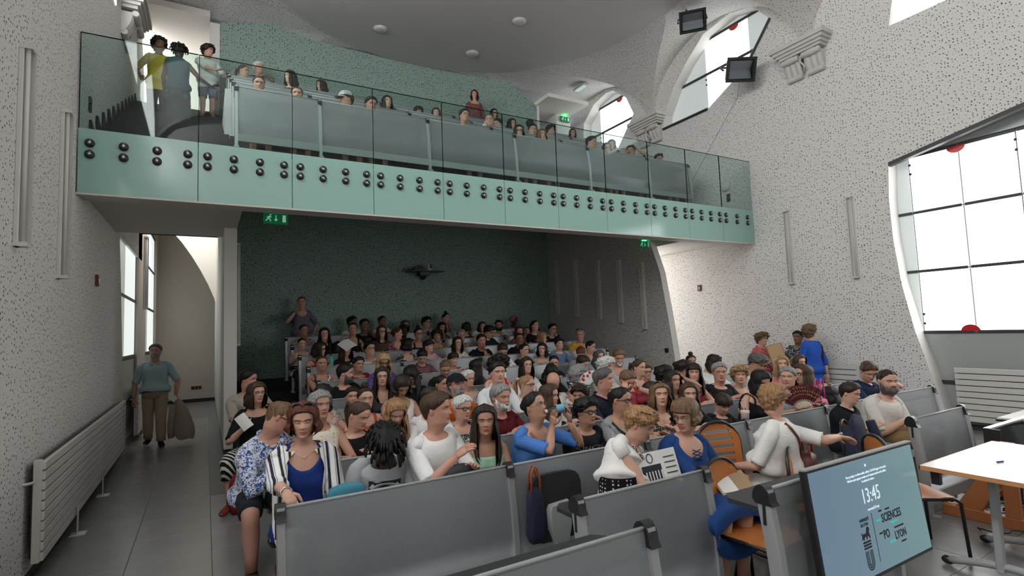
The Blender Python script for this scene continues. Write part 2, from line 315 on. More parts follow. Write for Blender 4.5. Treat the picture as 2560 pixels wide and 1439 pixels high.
vault(1,XR,'ceiling_vault_right'); vault(-1,XL,'ceiling_vault_left')
# upper right wall between z 6.5 and the lunettes with the arched windows cut out
def wall_with_hole(name,x,outer,holes,m,th):
    import bmesh
    bm=bmesh.new(); es=[]
    for loop in [outer]+holes:
        vv=[bm.verts.new((x,y,z)) for y,z in loop]; es+=[bm.edges.new((vv[i],vv[(i+1)%len(vv)])) for i in range(len(vv))]
    bmesh.ops.triangle_fill(bm,use_beauty=True,edges=es)
    fs=list(bm.faces)
    mb=MB(); me=bpy.data.meshes.new(name); bm.to_mesh(me); bm.free(); me.materials.append(M(m)); me.materials.append(M('plaster'))
    o=link(name,me,kind='structure')
    for i,h in enumerate(holes):
        r=MB().grid([[(x,y,z) for y,z in h],[(x+th,y,z) for y,z in h]],True); struct('trim_reveal',r,'plaster')
    return o
W2=[(9.18,6.64),(7.84,6.60),(6.79,7.14),(6.2,7.86),(6.59,8.33),(7.11,8.47),(7.83,8.37),(8.38,7.93),(8.79,7.51),(9.15,6.95)]
W1=[(12.45,6.64),(10.89,6.64),(10.2,7.38),(10.46,7.93),(10.95,8.33),(11.26,8.38),(11.81,8.27),(12.32,7.87)]
W3=[(4.14,6.60),(2.2,6.60),(2.0,7.4),(2.4,8.0),(2.8,8.3),(3.2,8.42),(3.7,8.2),(4.0,7.3)]
ys_=np.linspace(-6,13.6,140); outer=[(float(y),lun(y)+.001) for y in ys_]; outer=[(-6,6.5)]+outer+[(13.6,6.5)]
wall_with_hole('wall_right_lunettes',XR,outer,[W2,W1,W3],'perf_white',.30)
mb=MB(); outl=[(float(y),lun(y)) for y in ys_]; mb.grid([[(XL,y,6.89) for y,z in outl],[(XL,y,z) for y,z in outl]]); struct('wall_left_lunettes',mb,'perf_white')
def poly_pane(poly,x,m,par,nm='pane'): return MB().prism([(x,y,z) for y,z in poly],(.012,0,0)).obj(nm,m,par)
def clip(poly,zlo,zhi,ylo=-99,yhi=99):
    def cut(P,f):
        out=[]
        for i in range(len(P)):
            a,b=P[i],P[(i+1)%len(P)]; fa,fb=f(a),f(b)
            if fa>=0: out.append(a)
            if fa*fb<0: t=fa/(fa-fb); out.append((a[0]+(b[0]-a[0])*t,a[1]+(b[1]-a[1])*t))
        return out
    for f in (lambda p:p[1]-zlo,lambda p:zhi-p[1],lambda p:p[0]-ylo,lambda p:yhi-p[0]):
        poly=cut(poly,f)
        if len(poly)<3: return None
    return poly
def up_window(nm,poly,zbars,ysplit,dimy):
    big=[(y+(y-np.mean([p[0] for p in poly]))*.22,z+(z-7.5)*.2) for y,z in poly]
    wd=struct(nm,MB().prism([(XR+.34,y,z) for y,z in big],(.03,0,0)),'frame_dark')
    ysplit=sorted(ysplit); zz=[6.2]+zbars+[8.9]; yy=[-9]+ysplit+[20]
    for a,b in zip(zz,zz[1:]):
        for c,d in zip(yy,yy[1:]):
            p=clip(big,a+.008,b-.008,c+.006,d-.006)
            if p: poly_pane(p,XR+.30,'pane_up_dim' if c>=dimy or a>8.0 or (d<7 and nm=='window_5') else 'pane_up',wd)
    for z in zbars:
        p=clip(big,z-.03,z+.03)
        if p: poly_pane(p,XR+.27,'frame_dark',wd,'glazing_bar')
    for y in ysplit:
        for z in (zbars[0]-.12,zbars[0]-.24): MB().ball((XR+.28,y,z),(.02,.022,.022),8,5).obj('glass_fixing','black',wd,True)
    MB().prism([(XR+.26,np.mean(ysplit)-.25+.12*math.cos(t),zbars[-1]-.03-.10*math.sin(t)) for t in np.linspace(0,PI,12)],(.012,0,0)).obj('red_sticker','red_sign',wd)
up_window('window_5',W2,[7.55,8.35],[8.05,6.9],8.0); up_window('window_6',W1,[7.45,8.2],[11.9,10.6],11.8); up_window('window_7',W3,[7.5,8.3],[4.2,2.9],9)
for pl in ([(9.2,6.60),(7.84,6.60)],[(6.79,7.14),(6.2,7.86)],[(7.84,6.6),(6.79,7.14)]):
    (a,b),(c,d)=pl
    if pl[0]==(7.84,6.6): continue
    MB().tube([(XR-.01,a,b),(XR-.01,c,d)],.035,4).obj('trim_window_bar','frame_dark',kind='structure')
# space behind the upper corners
struct('ceiling_lobby',MB().box(-1.3,.05,11.9,14.6,8.32,8.45),'bright_paint'); struct('ceiling_lobby_right',MB().box(7.86,9.2,11.25,14.6,7.9,8.0),'bright_paint')
struct('wall_lobby_end',MB().box(-1.3,.3,14.5,14.6,5.5,8.45),'bright_paint'); struct('wall_lobby_end_right',MB().box(7.6,9.0,13.4,13.5,5.5,8),'soffit'); struct('wall_lobby_side',MB().box(.05,.22,12.3,14.5,5.5,8.45),'soffit')
struct('wall_lobby_pillar_right',MB().box(8.72,9.2,12.12,12.6,6.0,7.9),'plaster')
struct('door_1',MB().rbox(8.05,8.6,13.36,13.4,6.2,7.6),'dark_red')
struct('floor_lobby',MB().box(-1.3,.3,12.2,14.6,5.9,6.15),'dark_carpet'); struct('floor_lobby_right',MB().box(7.6,XR,12.2,14.6,5.9,6.15),'dark_carpet')
struct('window_8',MB().box(-1.29,-1.2,12.5,14.3,6.3,8.2),'pane_lobby')
# top lid, light tight
struct('ceiling_lid',MB().box(-2,11,-6.2,14.7,8.7,8.8),'plaster')
# ================================================================ balcony balustrade
bal=thing('glass_balustrade','clear glass balcony balustrade above pale mint glass fascia with black bolts','balustrade',(0,YF,0))
jx=[XL+.01,-.08,.92,1.93,2.93,3.93,4.92,5.93,6.95,7.93,8.90,9.86]
bolt=MB().lathe([(.0,-.035),(.030,-.035),(.044,-.024),(.046,0)],n=14,axis='y').mesh('bolt','black_plastic',True)
stud=MB().lathe([(.0,-.042),(.014,-.041),(.016,-.034)],n=8,axis='y').mesh('stud','light_metal',True)
for k in range(11):
    x0,x1=jx[k]+.004,jx[k+1]-.004
    MB().box(x0,x1,-.03,-.012,3.365,4.05).obj('fascia_panel','mint_glass',bal)
    g=MB().box(x0,x1,-.03,-.014,4.052,5.09).obj('glass_pane','glass',bal)
    MB().box(x0-.003,x0+.004,-.031,-.013,4.05,5.092).obj('pane_edge','glass_edge',g); MB().box(x0,x1,-.031,-.013,5.089,5.094).obj('pane_edge','glass_edge',g)
    offs=[.09,.36,.64,.91] if k<10 else [.10,.45,.80]
    for o in offs:
        for z in (3.895,3.775): b=link('bolt',bolt,bal,(x0+o*(x1-x0),-.03,z)); link('stud',stud,b)
MB().box(XL,XR,-.03,.03,3.345,3.365).obj('fascia_edge','soffit',bal)
# ================================================================ benches
def prof(h): # (y,z) of the curved panel, top first
    return [(0,h),(-.015,h-.12),(-.04,h-.28),(-.058,h-.45),(-.067,h*.22),(-.07,.10)]
_pc={}
def bench_panel(L,h):
    k=('p',round(L,2),round(h,2))
    if k not in _pc:
        P=[(y,z) for y,z in prof(h)[:-1]]+[(-.068,.20)]
        mb=MB(); a=[[(0,y,z) for y,z in P],[(L,y,z) for y,z in P]]; mb.grid(a)
        mb.m=1; mb.box(0,L,-.004,.008,h-.012,h+.004)
        _pc[k]=mb.mesh('mesh_panel',['bench_mesh','grey_paint'],True)
    return _pc[k]
def bench_rail(L,h):
    k=('r',round(L,2))
    if k not in _pc: _pc[k]=MB().rbox(0,L,-.085,-.055,.10,.205,.004).mesh('lower_rail','grey_paint')
    return _pc[k]
def bench_post(h):
    k=('o',round(h,2))
    if k not in _pc:
        P=prof(h)+[(-.07,0)]; R=[]
        for y,z in P: R.append([(-.02,y-.018,z),(.02,y-.018,z),(.024,y,z),(.02,y+.055,z),(-.02,y+.055,z),(-.024,y,z)])
        R=R[::-1]; mb=MB().grid(R,True); mb.box(-.03,.03,-.14,.09,0,.02); _pc[k]=autosmooth_me(mb.mesh('post','grey_metal'))
        Q=[]
        for t in np.linspace(0,PI,9): Q.append((.02-.048*math.cos(t),h-.055+.075*math.sin(t)))
        mb=MB().prism([(-.027,y,z) for y,z in Q]+[(-.027,.05,h-.075),(-.027,-.045,h-.075)],(.054,0,0)); mb.box(-.028,.028,.0,.014,h-.17,h-.07); _pc[('c',round(h,2))]=autosmooth_me(mb.mesh('post_cap','black_plastic'))
    return _pc[k],_pc[('c',round(h,2))]
def autosmooth_me(me): me.polygons.foreach_set('use_smooth',[True]*len(me.polygons)); me.set_sharp_from_angle(angle=math.radians(40)); return me
def desk_mesh(L,h,d=.30):
    k=('d',round(L,2),round(h,2),d)
    if k not in _pc:
        c=.05; z=h-.11; P=[(.02,.03),(L-.02,.03),(L-.02,d-c),(L-.02-c,d),(.02+c,d),(.02,d-c)]
        _pc[k]=MB().prism([(x,y,z) for x,y in P],(0,0,-.024)).mesh('desk_top','table_black')
    return _pc[k]
def seat_meshes():
    mb=MB(); P=[]
    for i,t in enumerate(np.linspace(0,1,7)):
        y=-.40+.42*t; z=.455+.02*math.cos(t*3)+(.02 if i==0 else 0); w_=.20-.03*(abs(t-.5)*2)**3
        P.append([(x*w_,y,z+.012*(x*x)) for x in (-1,-.6,0,.6,1)])
    mb.grid(P); mb.grid([[(x,y,z-.035) for x,y,z in r] for r in P][::-1]); seat=mb.mesh('seat','black_fabric',True)
    mb=MB().rbox(-.08,.08,-.25,.02,.36,.43,.012); br=mb.mesh('seat_bracket','grey_paint'); return seat,br
SEAT,SEATB=seat_meshes()
def bench(label,posts,Y,zt,fl,desk=True,group=None):
    h=zt-fl; t=thing('lecture_bench',label,'bench',(0,Y,fl),0,group)
    pm,cm=bench_post(h)
    for x in posts: p=link('post',pm,t,(x,0,0)); link('post_cap',cm,p)
    for a,b in zip(posts,posts[1:]):
        L=b-a; link('mesh_panel',bench_panel(L,h),t,(a,0,0)); link('lower_rail',bench_rail(L,h),t,(a,0,0))
        if desk: link('desk_top',desk_mesh(L,h),t,(a,0,0))
    return t
def add_seat(t,x): # seat folded down in front of the bench panel, x world
    s=link('seat',SEAT,t,(x,-.07,0)); link('seat_bracket',SEATB,s)
LB=[]  # lower benches by row
names=['front row of grey mesh lecture bench along the full width of the hall','second row lecture bench behind the long front row','third row lecture bench behind the long front row','fourth row lecture bench on the flat floor, last before the tiers']
for k,(Y,zt) in enumerate(ROWS):
    fl=zt-.85
    if k<4: posts=[.37,1.84,3.13,4.42,5.71,6.92,8.14] if k==0 else [.62-.1*(k==1),1.9,3.2,4.5,5.8,7.0,8.0]
    else: posts=[1.4 if k>4 else .95]+[1.4+1.5*i for i in range(1,5)]
    lab=names[k] if k<4 else ('lowest','second','third','fourth','fifth','topmost')[k-4]+' raked lecture bench under the balcony, counted up from the flat floor'
    LB.append(bench(lab,posts,Y,zt,fl,group='lecture benches in the hall'))
BB=[]
for k,(Y,zt) in enumerate(BR):
    lab=('front','second','third','fourth','back')[k]+' row of grey panelled benches up on the balcony'
    bt_=bench(lab,[.35,1.44,3.12,4.76,6.40,7.97,9.2],Y,zt,zt-.90,group='benches on the balcony'); BB.append(bt_)
    if k==0:
        for x in (.35,1.44,3.12,4.76,6.40,7.97,9.2): link('leg',MB().rbox(-.02,.02,-.088,-.015,-.15,0,.003).mesh('leg','grey_metal'),bt_,(x,0,0))
bench('short two-post mesh bench behind the nearest bench and before the front row',[1.78,2.79],2.42,.85,0,group='lecture benches in the hall')
bench('short grey bench to the right, just beyond the white table',[5.57,6.60],2.43,.85,0,desk=False,group='lecture benches in the hall')
bench('nearest mesh bench, cut off at the bottom edge of the picture',[.1,1.58],1.68,.97,0,group='lecture benches in the hall')
bench('nearest bench at the right, with the television leaning on it',[2.39,3.44],1.70,.97,0,group='lecture benches in the hall')
# folded tip-up seats that show in the photo
def folded(par,x,y,z,bag=False):
    pad=[]
    for t in np.linspace(0,2*PI,21)[:-1]:
        c,s=math.cos(t),math.sin(t); pad.append((x+.215*math.copysign(abs(c)**.45,c),z+.23*math.copysign(abs(s)**.45,s)))
    mb=MB().prism([(a,y,b) for a,b in pad],(0,.035,0)); s=mb.obj('folded_seat','black_fabric',par)
    q=[(-.075,.13),(.075,.14),(.09,.11),(.085,-.03),(.055,-.14),(-.04,-.15),(-.085,-.03),(-.092,.10)]
    mb=MB(); lo=[(x+a*1.06,y-.01,z-.10+b) for a,b in q]; hi=[(x+a*.92,y-.055,z-.10+b*.95) for a,b in q]; mb.grid([lo,hi],True); mb.add(hi,[tuple(range(7,-1,-1))])
    for dx in (-.03,.03): mb.tube([(x+dx,y-.03,z-.22),(x+dx,y-.03,z-.32)],.018,8)
    autosmooth(mb.obj('seat_bracket','grey_paint',s))
folded(LB[0],2.12,-.16,.56)
for x in (2.7,3.35,4.0,1.75,6.9): folded(BB[1],x,-.16,.52)
# ================================================================ wall lights
bt=None
def light(x,y,z0,z1,side,label,group):
    t=thing('batten_light',label,'wall light',(x,y,z0),0,group); H=z1-z0; s=side
    MB().rbox(min(0,s*.03),max(0,s*.03),-.045,.045,0,H,.004).obj('housing','white_paint',t)
    MB().tube([(s*.05,-.022,.02),(s*.05,-.022,H-.02)],.014,8).obj('tube','radiator_white',t,True)
    MB().add([(s*.03,.045,0),(s*.085,.03,0),(s*.085,.03,H),(s*.03,.045,H)],[(0,1,2,3)]).obj('reflector','white_paint',t)
    for z in (0,H-.03): MB().box(min(0,s*.08),max(0,s*.08),-.05,.05,z,z+.03).obj('end_cap','white_paint',t)
light(XL,4.95,2.5,3.97,1,'white batten light on the left wall, nearest the camera','batten lights'); light(XL,6.23,2.4,3.98,1,'white batten light on the left wall just before the balcony','batten lights')
light(XR,4.97,2.45,3.9,-1,'white batten light on the right wall beside the big window','batten lights'); light(XR,6.15,2.45,3.9,-1,'white batten light on the right wall beside the balcony end','batten lights')
for i,(y,z0,z1) in enumerate(((11.86,2.13,3.61),(11.0,2.04,3.5),(10.1,1.93,3.37),(9.34,1.83,3.28),(8.6,1.67,3.13))):
    light(PR0,y,z0,z1,-1,('first','second','third','fourth','last')[i]+' of five dim batten lights under the balcony, from the mint wall','batten lights')
light(PL1,9.6,1.68,3.33,1,'batten light on the inner face of the left partition','batten lights'); light(-1.17,14.0,2.5,4.1,1,'batten light on the corridor pier between two windows','batten lights')
# ================================================================ radiators
def radiator(x,y0,y1,z0,z1,side,label,n,legs=True):
    t=thing('radiator',label,'radiator',(x,y0,0)); h=(z1-z0)/n
    for i in range(n): MB().rbox(min(side*.09,side*.12),max(side*.09,side*.12),0,y1-y0,z0+i*h+.006,z0+(i+1)*h-.006,.004).obj('panel','radiator_white',t)
    MB().box(min(side*.03,side*.092),max(side*.03,side*.085),.03,y1-y0-.03,z0+.03,z1-.03).obj('core','dark_trim',t)
    MB().rbox(min(side*.05,side*.10),max(side*.05,side*.10),-.02,.03,z0,z1+.01,.004).obj('end_tube','radiator_white',t)
    MB().tube([(side*.06,-.02,z1-.15),(side*.03,-.06,z1-.15),(0,-.06,z1-.15)],.012,6).obj('valve','light_metal',t)
    for y in ((.25*(y1-y0)),(.55*(y1-y0))) if legs else (): MB().box(min(side*.13,side*.135),max(side*.13,side*.135),y-.03,y+.03,0,z0+.1).box(side*.135-.06,side*.135+.06,y-.06,y+.06,0,.008).obj('leg','radiator_white',t)
    return t
radiator(XL,5.4,10.2,.17,.92,1,'long low white panel radiator along the left wall',10)
radiator(XL,12.0,14.4,.10,.91,1,'white radiator further down the corridor behind the walking person',9)
radiator(10.10,1.4,3.75,.14,.95,-1,'white slatted radiator below the big right window',9,False)
radiator(XR,5.05,7.4,.12,.95,-1,'white radiator on the perforated right wall behind the seated crowd',9,False)
# ================================================================ corbels
def corbel(x,y,zt,side,label):
    t=thing('corbel',label,'corbel',(x,y,zt)); s=-side
    mb=MB()
    for w_,d,z0,z1 in ((.52,.34,-.06,.02),(.48,.30,-.12,-.06),(.44,.26,-.17,-.12),(.40,.22,-.22,-.17)): mb.box(min(0,s*d),max(0,s*d),-w_,w_,z0,z1)
    mb.obj('cornice','stone_white',t)
    for c in (-.2,.2):
        mb=MB(); mb.lathe([(.0,-.17),(.045,-.17),(.06,-.14),(.05,-.10),(.062,-.07),(.062,.07),(.05,.10),(.06,.14),(.045,.17),(0,.17)],(s*.19,c,-.285),12,'y')
        P=[]
        for u in np.linspace(-1,1,13):
            yy=c+u*.16; fl_=.012*math.cos(u*PI*3); row=[]
            for v in np.linspace(0,1,8): row.append((s*(.17-.13*v+.05*math.sin(v*PI)*(.4)+fl_),yy*(1) ,-.27-.33*v-.03*math.sin(v*PI)))
            P.append(row)
        mb.grid(P); mb.grid([[ (0,r[0][1],q[2]) for q in r] if i in(0,) else r for i,r in enumerate([P[0],P[0]])]); mb.lathe([(0,-.15),(.05,-.15),(.05,.15),(0,.15)],(s*.045,c,-.60),10,'y')
        autosmooth(mb.obj('scroll_bracket','stone_white',t))
    mb=MB(); mb.tube([(s*.16,0,-.26),(s*.15,.03,-.36),(s*.12,-.03,-.45),(s*.07,.02,-.55)],[.03,.02,.022,.012],6); mb.obj('carved_leaf','stone_white',t,True)
corbel(XR,5.55,6.98,1,'white carved corbel on the right wall, nearest the camera'); corbel(XR,9.6,6.98,1,'white carved corbel on the right wall behind the balcony glass'); corbel(XL,10.2,7.25,-1,'white carved corbel on the left wall above the balcony stairs')
# ================================================================ floodlights, detectors, signs
def flood(loc,yaw,pitch,size,label):
    t=thing('floodlight',label,'floodlight',loc); R=Matrix.Rotation(math.radians(yaw),3,'Z')@Matrix.Rotation(math.radians(pitch),3,'X'); f=lambda p:R@(Vector(p)*size)
    mb=MB(); A=[(-.5,-.2,-.38),(.5,-.2,-.38),(.5,-.2,.38),(-.5,-.2,.38)]; B=[(-.42,.12,-.30),(.42,.12,-.30),(.42,.12,.30),(-.42,.12,.30)]; D=[(-.25,.28,-.2),(.25,.28,-.2),(.25,.28,.2),(-.25,.28,.2)]
    mb.grid([A,B,D],True); mb.add(D,[(0,1,2,3)]); mb.xf(f).obj('body','black_plastic',t)
    mb=MB(); a=.5; 
    for q in ((-.52,.52,-.42,-.33),(-.52,.52,.33,.42),(-.52,-.43,-.33,.33),(.43,.52,-.33,.33)): mb.box(q[0],q[1],-.25,-.18,q[2],q[3])
    mb.xf(f).obj('bezel','black_plastic',t)
    MB().box(-.43,.43,-.205,-.20,-.33,.33).xf(f).obj('lens','lens_dark',t)
    mb=MB().grid([[(-.40,-.19,-.3),(.40,-.19,-.3)],[(-.40,-.02,0),(.40,-.02,0)],[(-.40,-.19,.3),(.40,-.19,.3)]]); mb.xf(f).obj('reflector','light_metal',t)
    mb=MB().tube([(-.56,0,0),(-.56,.35,.1),(.56,.35,.1),(.56,0,0)],.035,6); mb.box(.3,.55,.1,.35,-.2,.15); mb.xf(f).obj('yoke','black_plastic',t)
    return t
glass('lens_dark',(1,1,1),(.8,.82,.85))
flood((9.35,6.62,6.85),-30,24,.56,'black floodlight below the arched window on the right wall'); fl1=flood((8.95,7.35,8.18),-48,34,.52,'black floodlight up by the ceiling edge')
MB().tube([(8.95,7.45,8.30),(8.95,7.5,8.52)],.02,6).obj('stem','black_plastic').parent=fl1; bpy.data.objects['stem'].matrix_parent_inverse=Matrix.Translation((-8.95,-7.35,-8.18))
MB().tube([(9.55,6.75,6.75),(9.85,7.05,6.55),(9.862,8.55,4.93)],.003,5).obj('power_cable','dark_trim',label='thin cable running down the right wall from the floodlight',cat='cable')
for i,(x,y) in enumerate(((3.32,11.1),(5.93,9.47),(5.59,11.15))):
    t=thing('ceiling_disc','white round ceiling disc, '+('leftmost','middle one nearest the floodlights','one nearest the mint wall')[i],'detector',(x,y,CZ),0,'ceiling discs'); MB().lathe([(0,-.035),(.10,-.035),(.135,-.02),(.14,0)],n=24).obj('cover','white_paint',t,True); MB().lathe([(.145,-.008),(.16,-.008),(.16,0)],n=24).obj('rim','plaster',t,True)
def exit_sign(loc,label,W=.32,H=.15,rz=0):
    t=thing('exit_sign',label,'exit sign',loc,rz,'green exit signs'); MB().rbox(-W/2,W/2,-.03,.02,-H/2,H/2,.004).obj('board','green_sign',t)
    MB().box(-.045,.045,-.035,.02,H/2,H/2+.022).obj('led','green_led',t)
    y=-.034; k=H/.15
    def sh(poly,nm): MB().prism([(a*k,y,b*k) for a,b in poly],(0,.003,0)).obj(nm,'sign_white',t)
    sh([(.085,-.05),(.13,-.05),(.13,.05),(.085,.05)],'door_symbol'); sh([(-.006,.045),(.006,.045),(.006,-.01),(.025,-.01),(0,-.045),(-.025,-.01),(-.006,-.01)],'arrow_symbol')
    sh([(-.105,.022),(-.085,.035),(-.07,.03),(-.055,.012),(-.062,.005),(-.078,.018),(-.085,-.005),(-.065,-.018),(-.068,-.05),(-.078,-.05),(-.078,-.022),(-.1,-.015),(-.13,-.045),(-.137,-.036),(-.108,-.002),(-.095,.016),(-.11,.005),(-.125,.01)],'runner_symbol')
    sh([(-.07+.011*math.cos(a),.048+.011*math.sin(a)) for a in np.linspace(0,2*PI,9)[:-1]],'runner_head')
exit_sign((.86,8.1,3.47),'green exit sign hanging under the left end of the balcony'); exit_sign((8.235,8.42,3.50),'green exit sign under the right end of the balcony',.2,.15)
exit_sign((8.98,12.08,7.76),'green exit sign on the upper right pillar'); exit_sign((-.88,14.46,8.05),'green exit sign above the stairs behind two standing people')
s1=[o for o in bpy.data.objects if o.name=='exit_sign'][0]
for x in (-.1,.1): MB().tube([(x,0,.08),(x,0,.36)],.006,6).obj('hanger','light_metal',s1)
t=thing('emergency_light','slim emergency light under the upper right lunette','light',(9.0,11.3,8.42)); MB().rbox(-.1,.1,-.25,.25,-.05,0,.01).obj('housing','light_metal',t); MB().rbox(-.07,.07,-.2,.2,-.062,-.05,.004).obj('diffuser','sign_white',t)
def plate(loc,n,vert,axis,label,m='black_plastic',w_=.08,cat='socket'):
    t=thing('wall_socket',label,cat,loc)
    for i in range(n):
        d=i*(w_+.01); a,b=(0,d) if vert else (d,0)
        (MB().rbox(-.012,.012,a-w_/2,a+w_/2,-b-w_/2,-b+w_/2,.003) if axis=='x' else MB().rbox(a-w_/2,a+w_/2,-.012,.012,-b-w_/2,-b+w_/2,.003)).obj('plate',m,t)
plate((XL+.012,7.5,4.58),2,True,'x','pair of dark socket plates on the left wall behind the glass'); plate((XL+.012,10.53,.62),2,True,'x','pair of dark sockets at the far end of the long radiator')
plate((-.30,18.185,.41),3,False,'y','row of three black sockets on the corridor end wall'); plate((PR0-.012,8.03,1.22),1,True,'x','single black socket on the right partition edge','black_plastic',.09)
plate((XR-.012,7.45,4.50),2,True,'x','pair of dark sockets under the round speaker on the right wall')
def callpt(x,y,z,s,label):
    t=thing('fire_call_point',label,'call point',(x,y,z)); MB().rbox(min(0,s*.03),max(0,s*.03),-.05,.05,-.07,.07,.004).obj('frame','dark_red',t); MB().rbox(min(s*.025,s*.035),max(s*.025,s*.035),-.034,.034,-.052,.052,.003).obj('face','black_plastic',t); MB().box(min(s*.034,s*.038),max(s*.034,s*.038),-.008,.008,-.03,.03).obj('glass_strip','sign_white',t)
callpt(XR,8.38,2.56,-1,'red fire call point on the bright right wall'); callpt(XL,8.18,2.57,1,'dark red fire call point on the left wall')
t=thing('wall_speaker','round white speaker on the right wall behind the balcony glass','speaker',(XR-.01,7.5,4.73)); MB().lathe([(0,-.05),(.09,-.05),(.12,-.03),(.125,0)],n=24,axis='x').obj('cover','white_paint',t,True)
t=thing('projector_shelf','black wall shelf with cables on the dark mint wall','shelf',(4.6,YW,3.24)); MB().rbox(-.42,.42,-.40,-.02,-.015,.015,.004).obj('board','black_plastic',t); MB().prism([(-.1,-.25,-.015),(.1,-.25,-.015),(.06,-.02,-.18),(-.06,-.02,-.18)],(0,.02,0)).box(-.15,.1,-.3,-.03,-.1,-.015).obj('bracket','black_plastic',t)
MB().rbox(-.30,0,-.3,-.05,.015,.075,.006).tube([(-.3,-.2,.08),(-.2,-.25,.13),(-.05,-.2,.10)],.008,5).obj('box','black_plastic',t)
t=thing('conference_camera','small white camera standing on the black wall shelf','camera',(4.70,YW-.25,3.255)); MB().rbox(-.05,.05,-.05,.05,0,.17,.01).obj('body','white_paint',t); MB().rbox(-.02,.045,-.056,-.05,.05,.16,.004).obj('lens_front','black_plastic',t)
# ================================================================ tables, television, chairs at the front
t=thing('folding_table','white-topped table with beech edge and grey T-shaped legs','table',(4.32,1.10,0))
MB().box(.006,1.23,.006,.774,.716,.742).obj('top_board','table_top',t); e=MB()
for b in ((0,1.236,0,.006),(0,1.236,.774,.78),(0,.006,0,.78),(1.23,1.236,0,.78)): e.box(*b,.714,.7425)
e.obj('edge_band','beech',t)
for X in (.30,.95):
    for Y in (.30,.48): MB().rbox(X-.03,X+.03,Y-.022,Y+.022,.05,.70,.006).obj('leg','grey_paint',t)
    f=MB(); pts=[(X,.02+.76*u,.035+.06*math.sin(PI*u)) for u in np.linspace(0,1,13)]; f.tube(pts,.026,8); f.obj('foot','grey_paint',t,True)
    for u in (0,1): MB().ball((X,.02+.76*u,.033),(.03,.04,.03),10,6).obj('foot_cap','black_plastic',t,True)
    MB().box(X-.02,X+.02,.1,.68,.69,.714).obj('top_bracket','grey_paint',t)
for x,y in ((.06,.70),(.22,.70),(.5,.70)): MB().box(x-.02,x+.02,y-.02,y+.03,.62 if x<.1 else .68,.714).obj('clip','black_plastic',t)
MB().tube([(.08,.70,.69),(1.15,.70,.69)],.014,6).obj('cross_bar','grey_paint',t)
t=thing('pen','blue ballpoint pen lying on the white table','pen',(4.78,1.60,.748),math.radians(-18)); MB().tube([(.05,0,0),(.16,0,0)],.0045,6).obj('barrel','lens_clear',t); MB().tube([(0,0,0),(.055,0,0)],.0058,6).obj('cap','pen_blue' if 'pen_blue' in _M else mat('pen_blue','20307A',.3),t)
t=thing('side_table','second white table with black edge at the right border','table',(6.84,1.4,0)); MB().rbox(0,1.4,0,.85,.72,.738,.002).obj('top_board','table_top',t); MB().box(-.012,1.412,-.012,.862,.70,.72).obj('edge_band','black_plastic',t)
for X in (.2,1.2): MB().rbox(X-.03,X+.03,.4,.46,0,.70,.006).rbox(X-.03,X+.03,.05,.8,0,.04,.006).obj('leg','grey_paint',t)
t=thing('dark_display_panel','dark glossy panel leaning behind the white table','panel',(6.06,1.44,0)); mat('dark_gloss',(.012,.02,.02),.15)
MB().prism([(0,.55,.30),(1.1,.55,.30),(1.1,.62,.74),(0,.62,.74)],(0,.03,0)).obj('panel_face','dark_gloss',t); MB().box(-.01,1.11,.61,.66,.74,.755).obj('top_frame','light_metal',t); MB().box(-.015,.0,.54,.66,.28,.75).obj('side_frame','black_plastic',t); MB().box(.5,.6,.4,.8,0,.02).box(.53,.57,.58,.62,.02,.32).obj('stand','black_plastic',t)
t=thing('wooden_trestle','brown wooden trestle frame under the white table','trestle',(5.75,1.45,0))
MB().rbox(0,.075,0,.9,0,.09,.004).obj('foot_beam','wood_trestle',t); MB().rbox(.9,.975,0,.9,0,.09,.004).obj('foot_beam','wood_trestle',t); MB().rbox(.075,.9,.75,.82,.02,.08,.004).obj('cross_beam','wood_trestle',t); MB().rbox(.075,.9,.1,.17,.02,.08,.004).obj('cross_beam','wood_trestle',t)
for X in (.01,.91): MB().prism([(X,.80,.09),(X,.62,.09),(X,.34,.62),(X,.46,.62)],(.05,0,0)).obj('brace','wood_trestle',t); MB().rbox(X,X+.05,.36,.46,.09,.70,.003).obj('upright','wood_trestle',t)
t=thing('power_strip','grey power strip with plugs among cables on the trestle','power strip',(5.95,1.75,.09)); MB().rbox(0,.45,0,.06,0,.045,.006).obj('strip','white_paint',t)
for i in range(4): MB().rbox(.05+i*.1,.10+i*.1,.01,.05,.045,.075,.006).obj('plug','black_plastic' if i%2 else 'white_paint',t)
random.seed(3)
for i in range(6):
    p=[Vector((5.55+.15*i+random.uniform(-.1,.1),1.9+random.uniform(-.1,.25),.012))]
    for j in range(9): p.append(p[-1]+Vector((random.uniform(-.05,.12),random.uniform(-.12,.12),0))); p[-1].z=.012+.02*random.random()+(.06 if i>2 else 0)
    MB().tube(p,.006,5).obj('power_cable','black_plastic',smooth=True,label='black cable '+('loop on the floor left of the trestle','curling beside the trestle foot','lying across the lower trestle beam','tangled next to the power strip','hanging over the power strip','at the right end of the tangle under the table')[i],cat='cable',group='cables under the table')
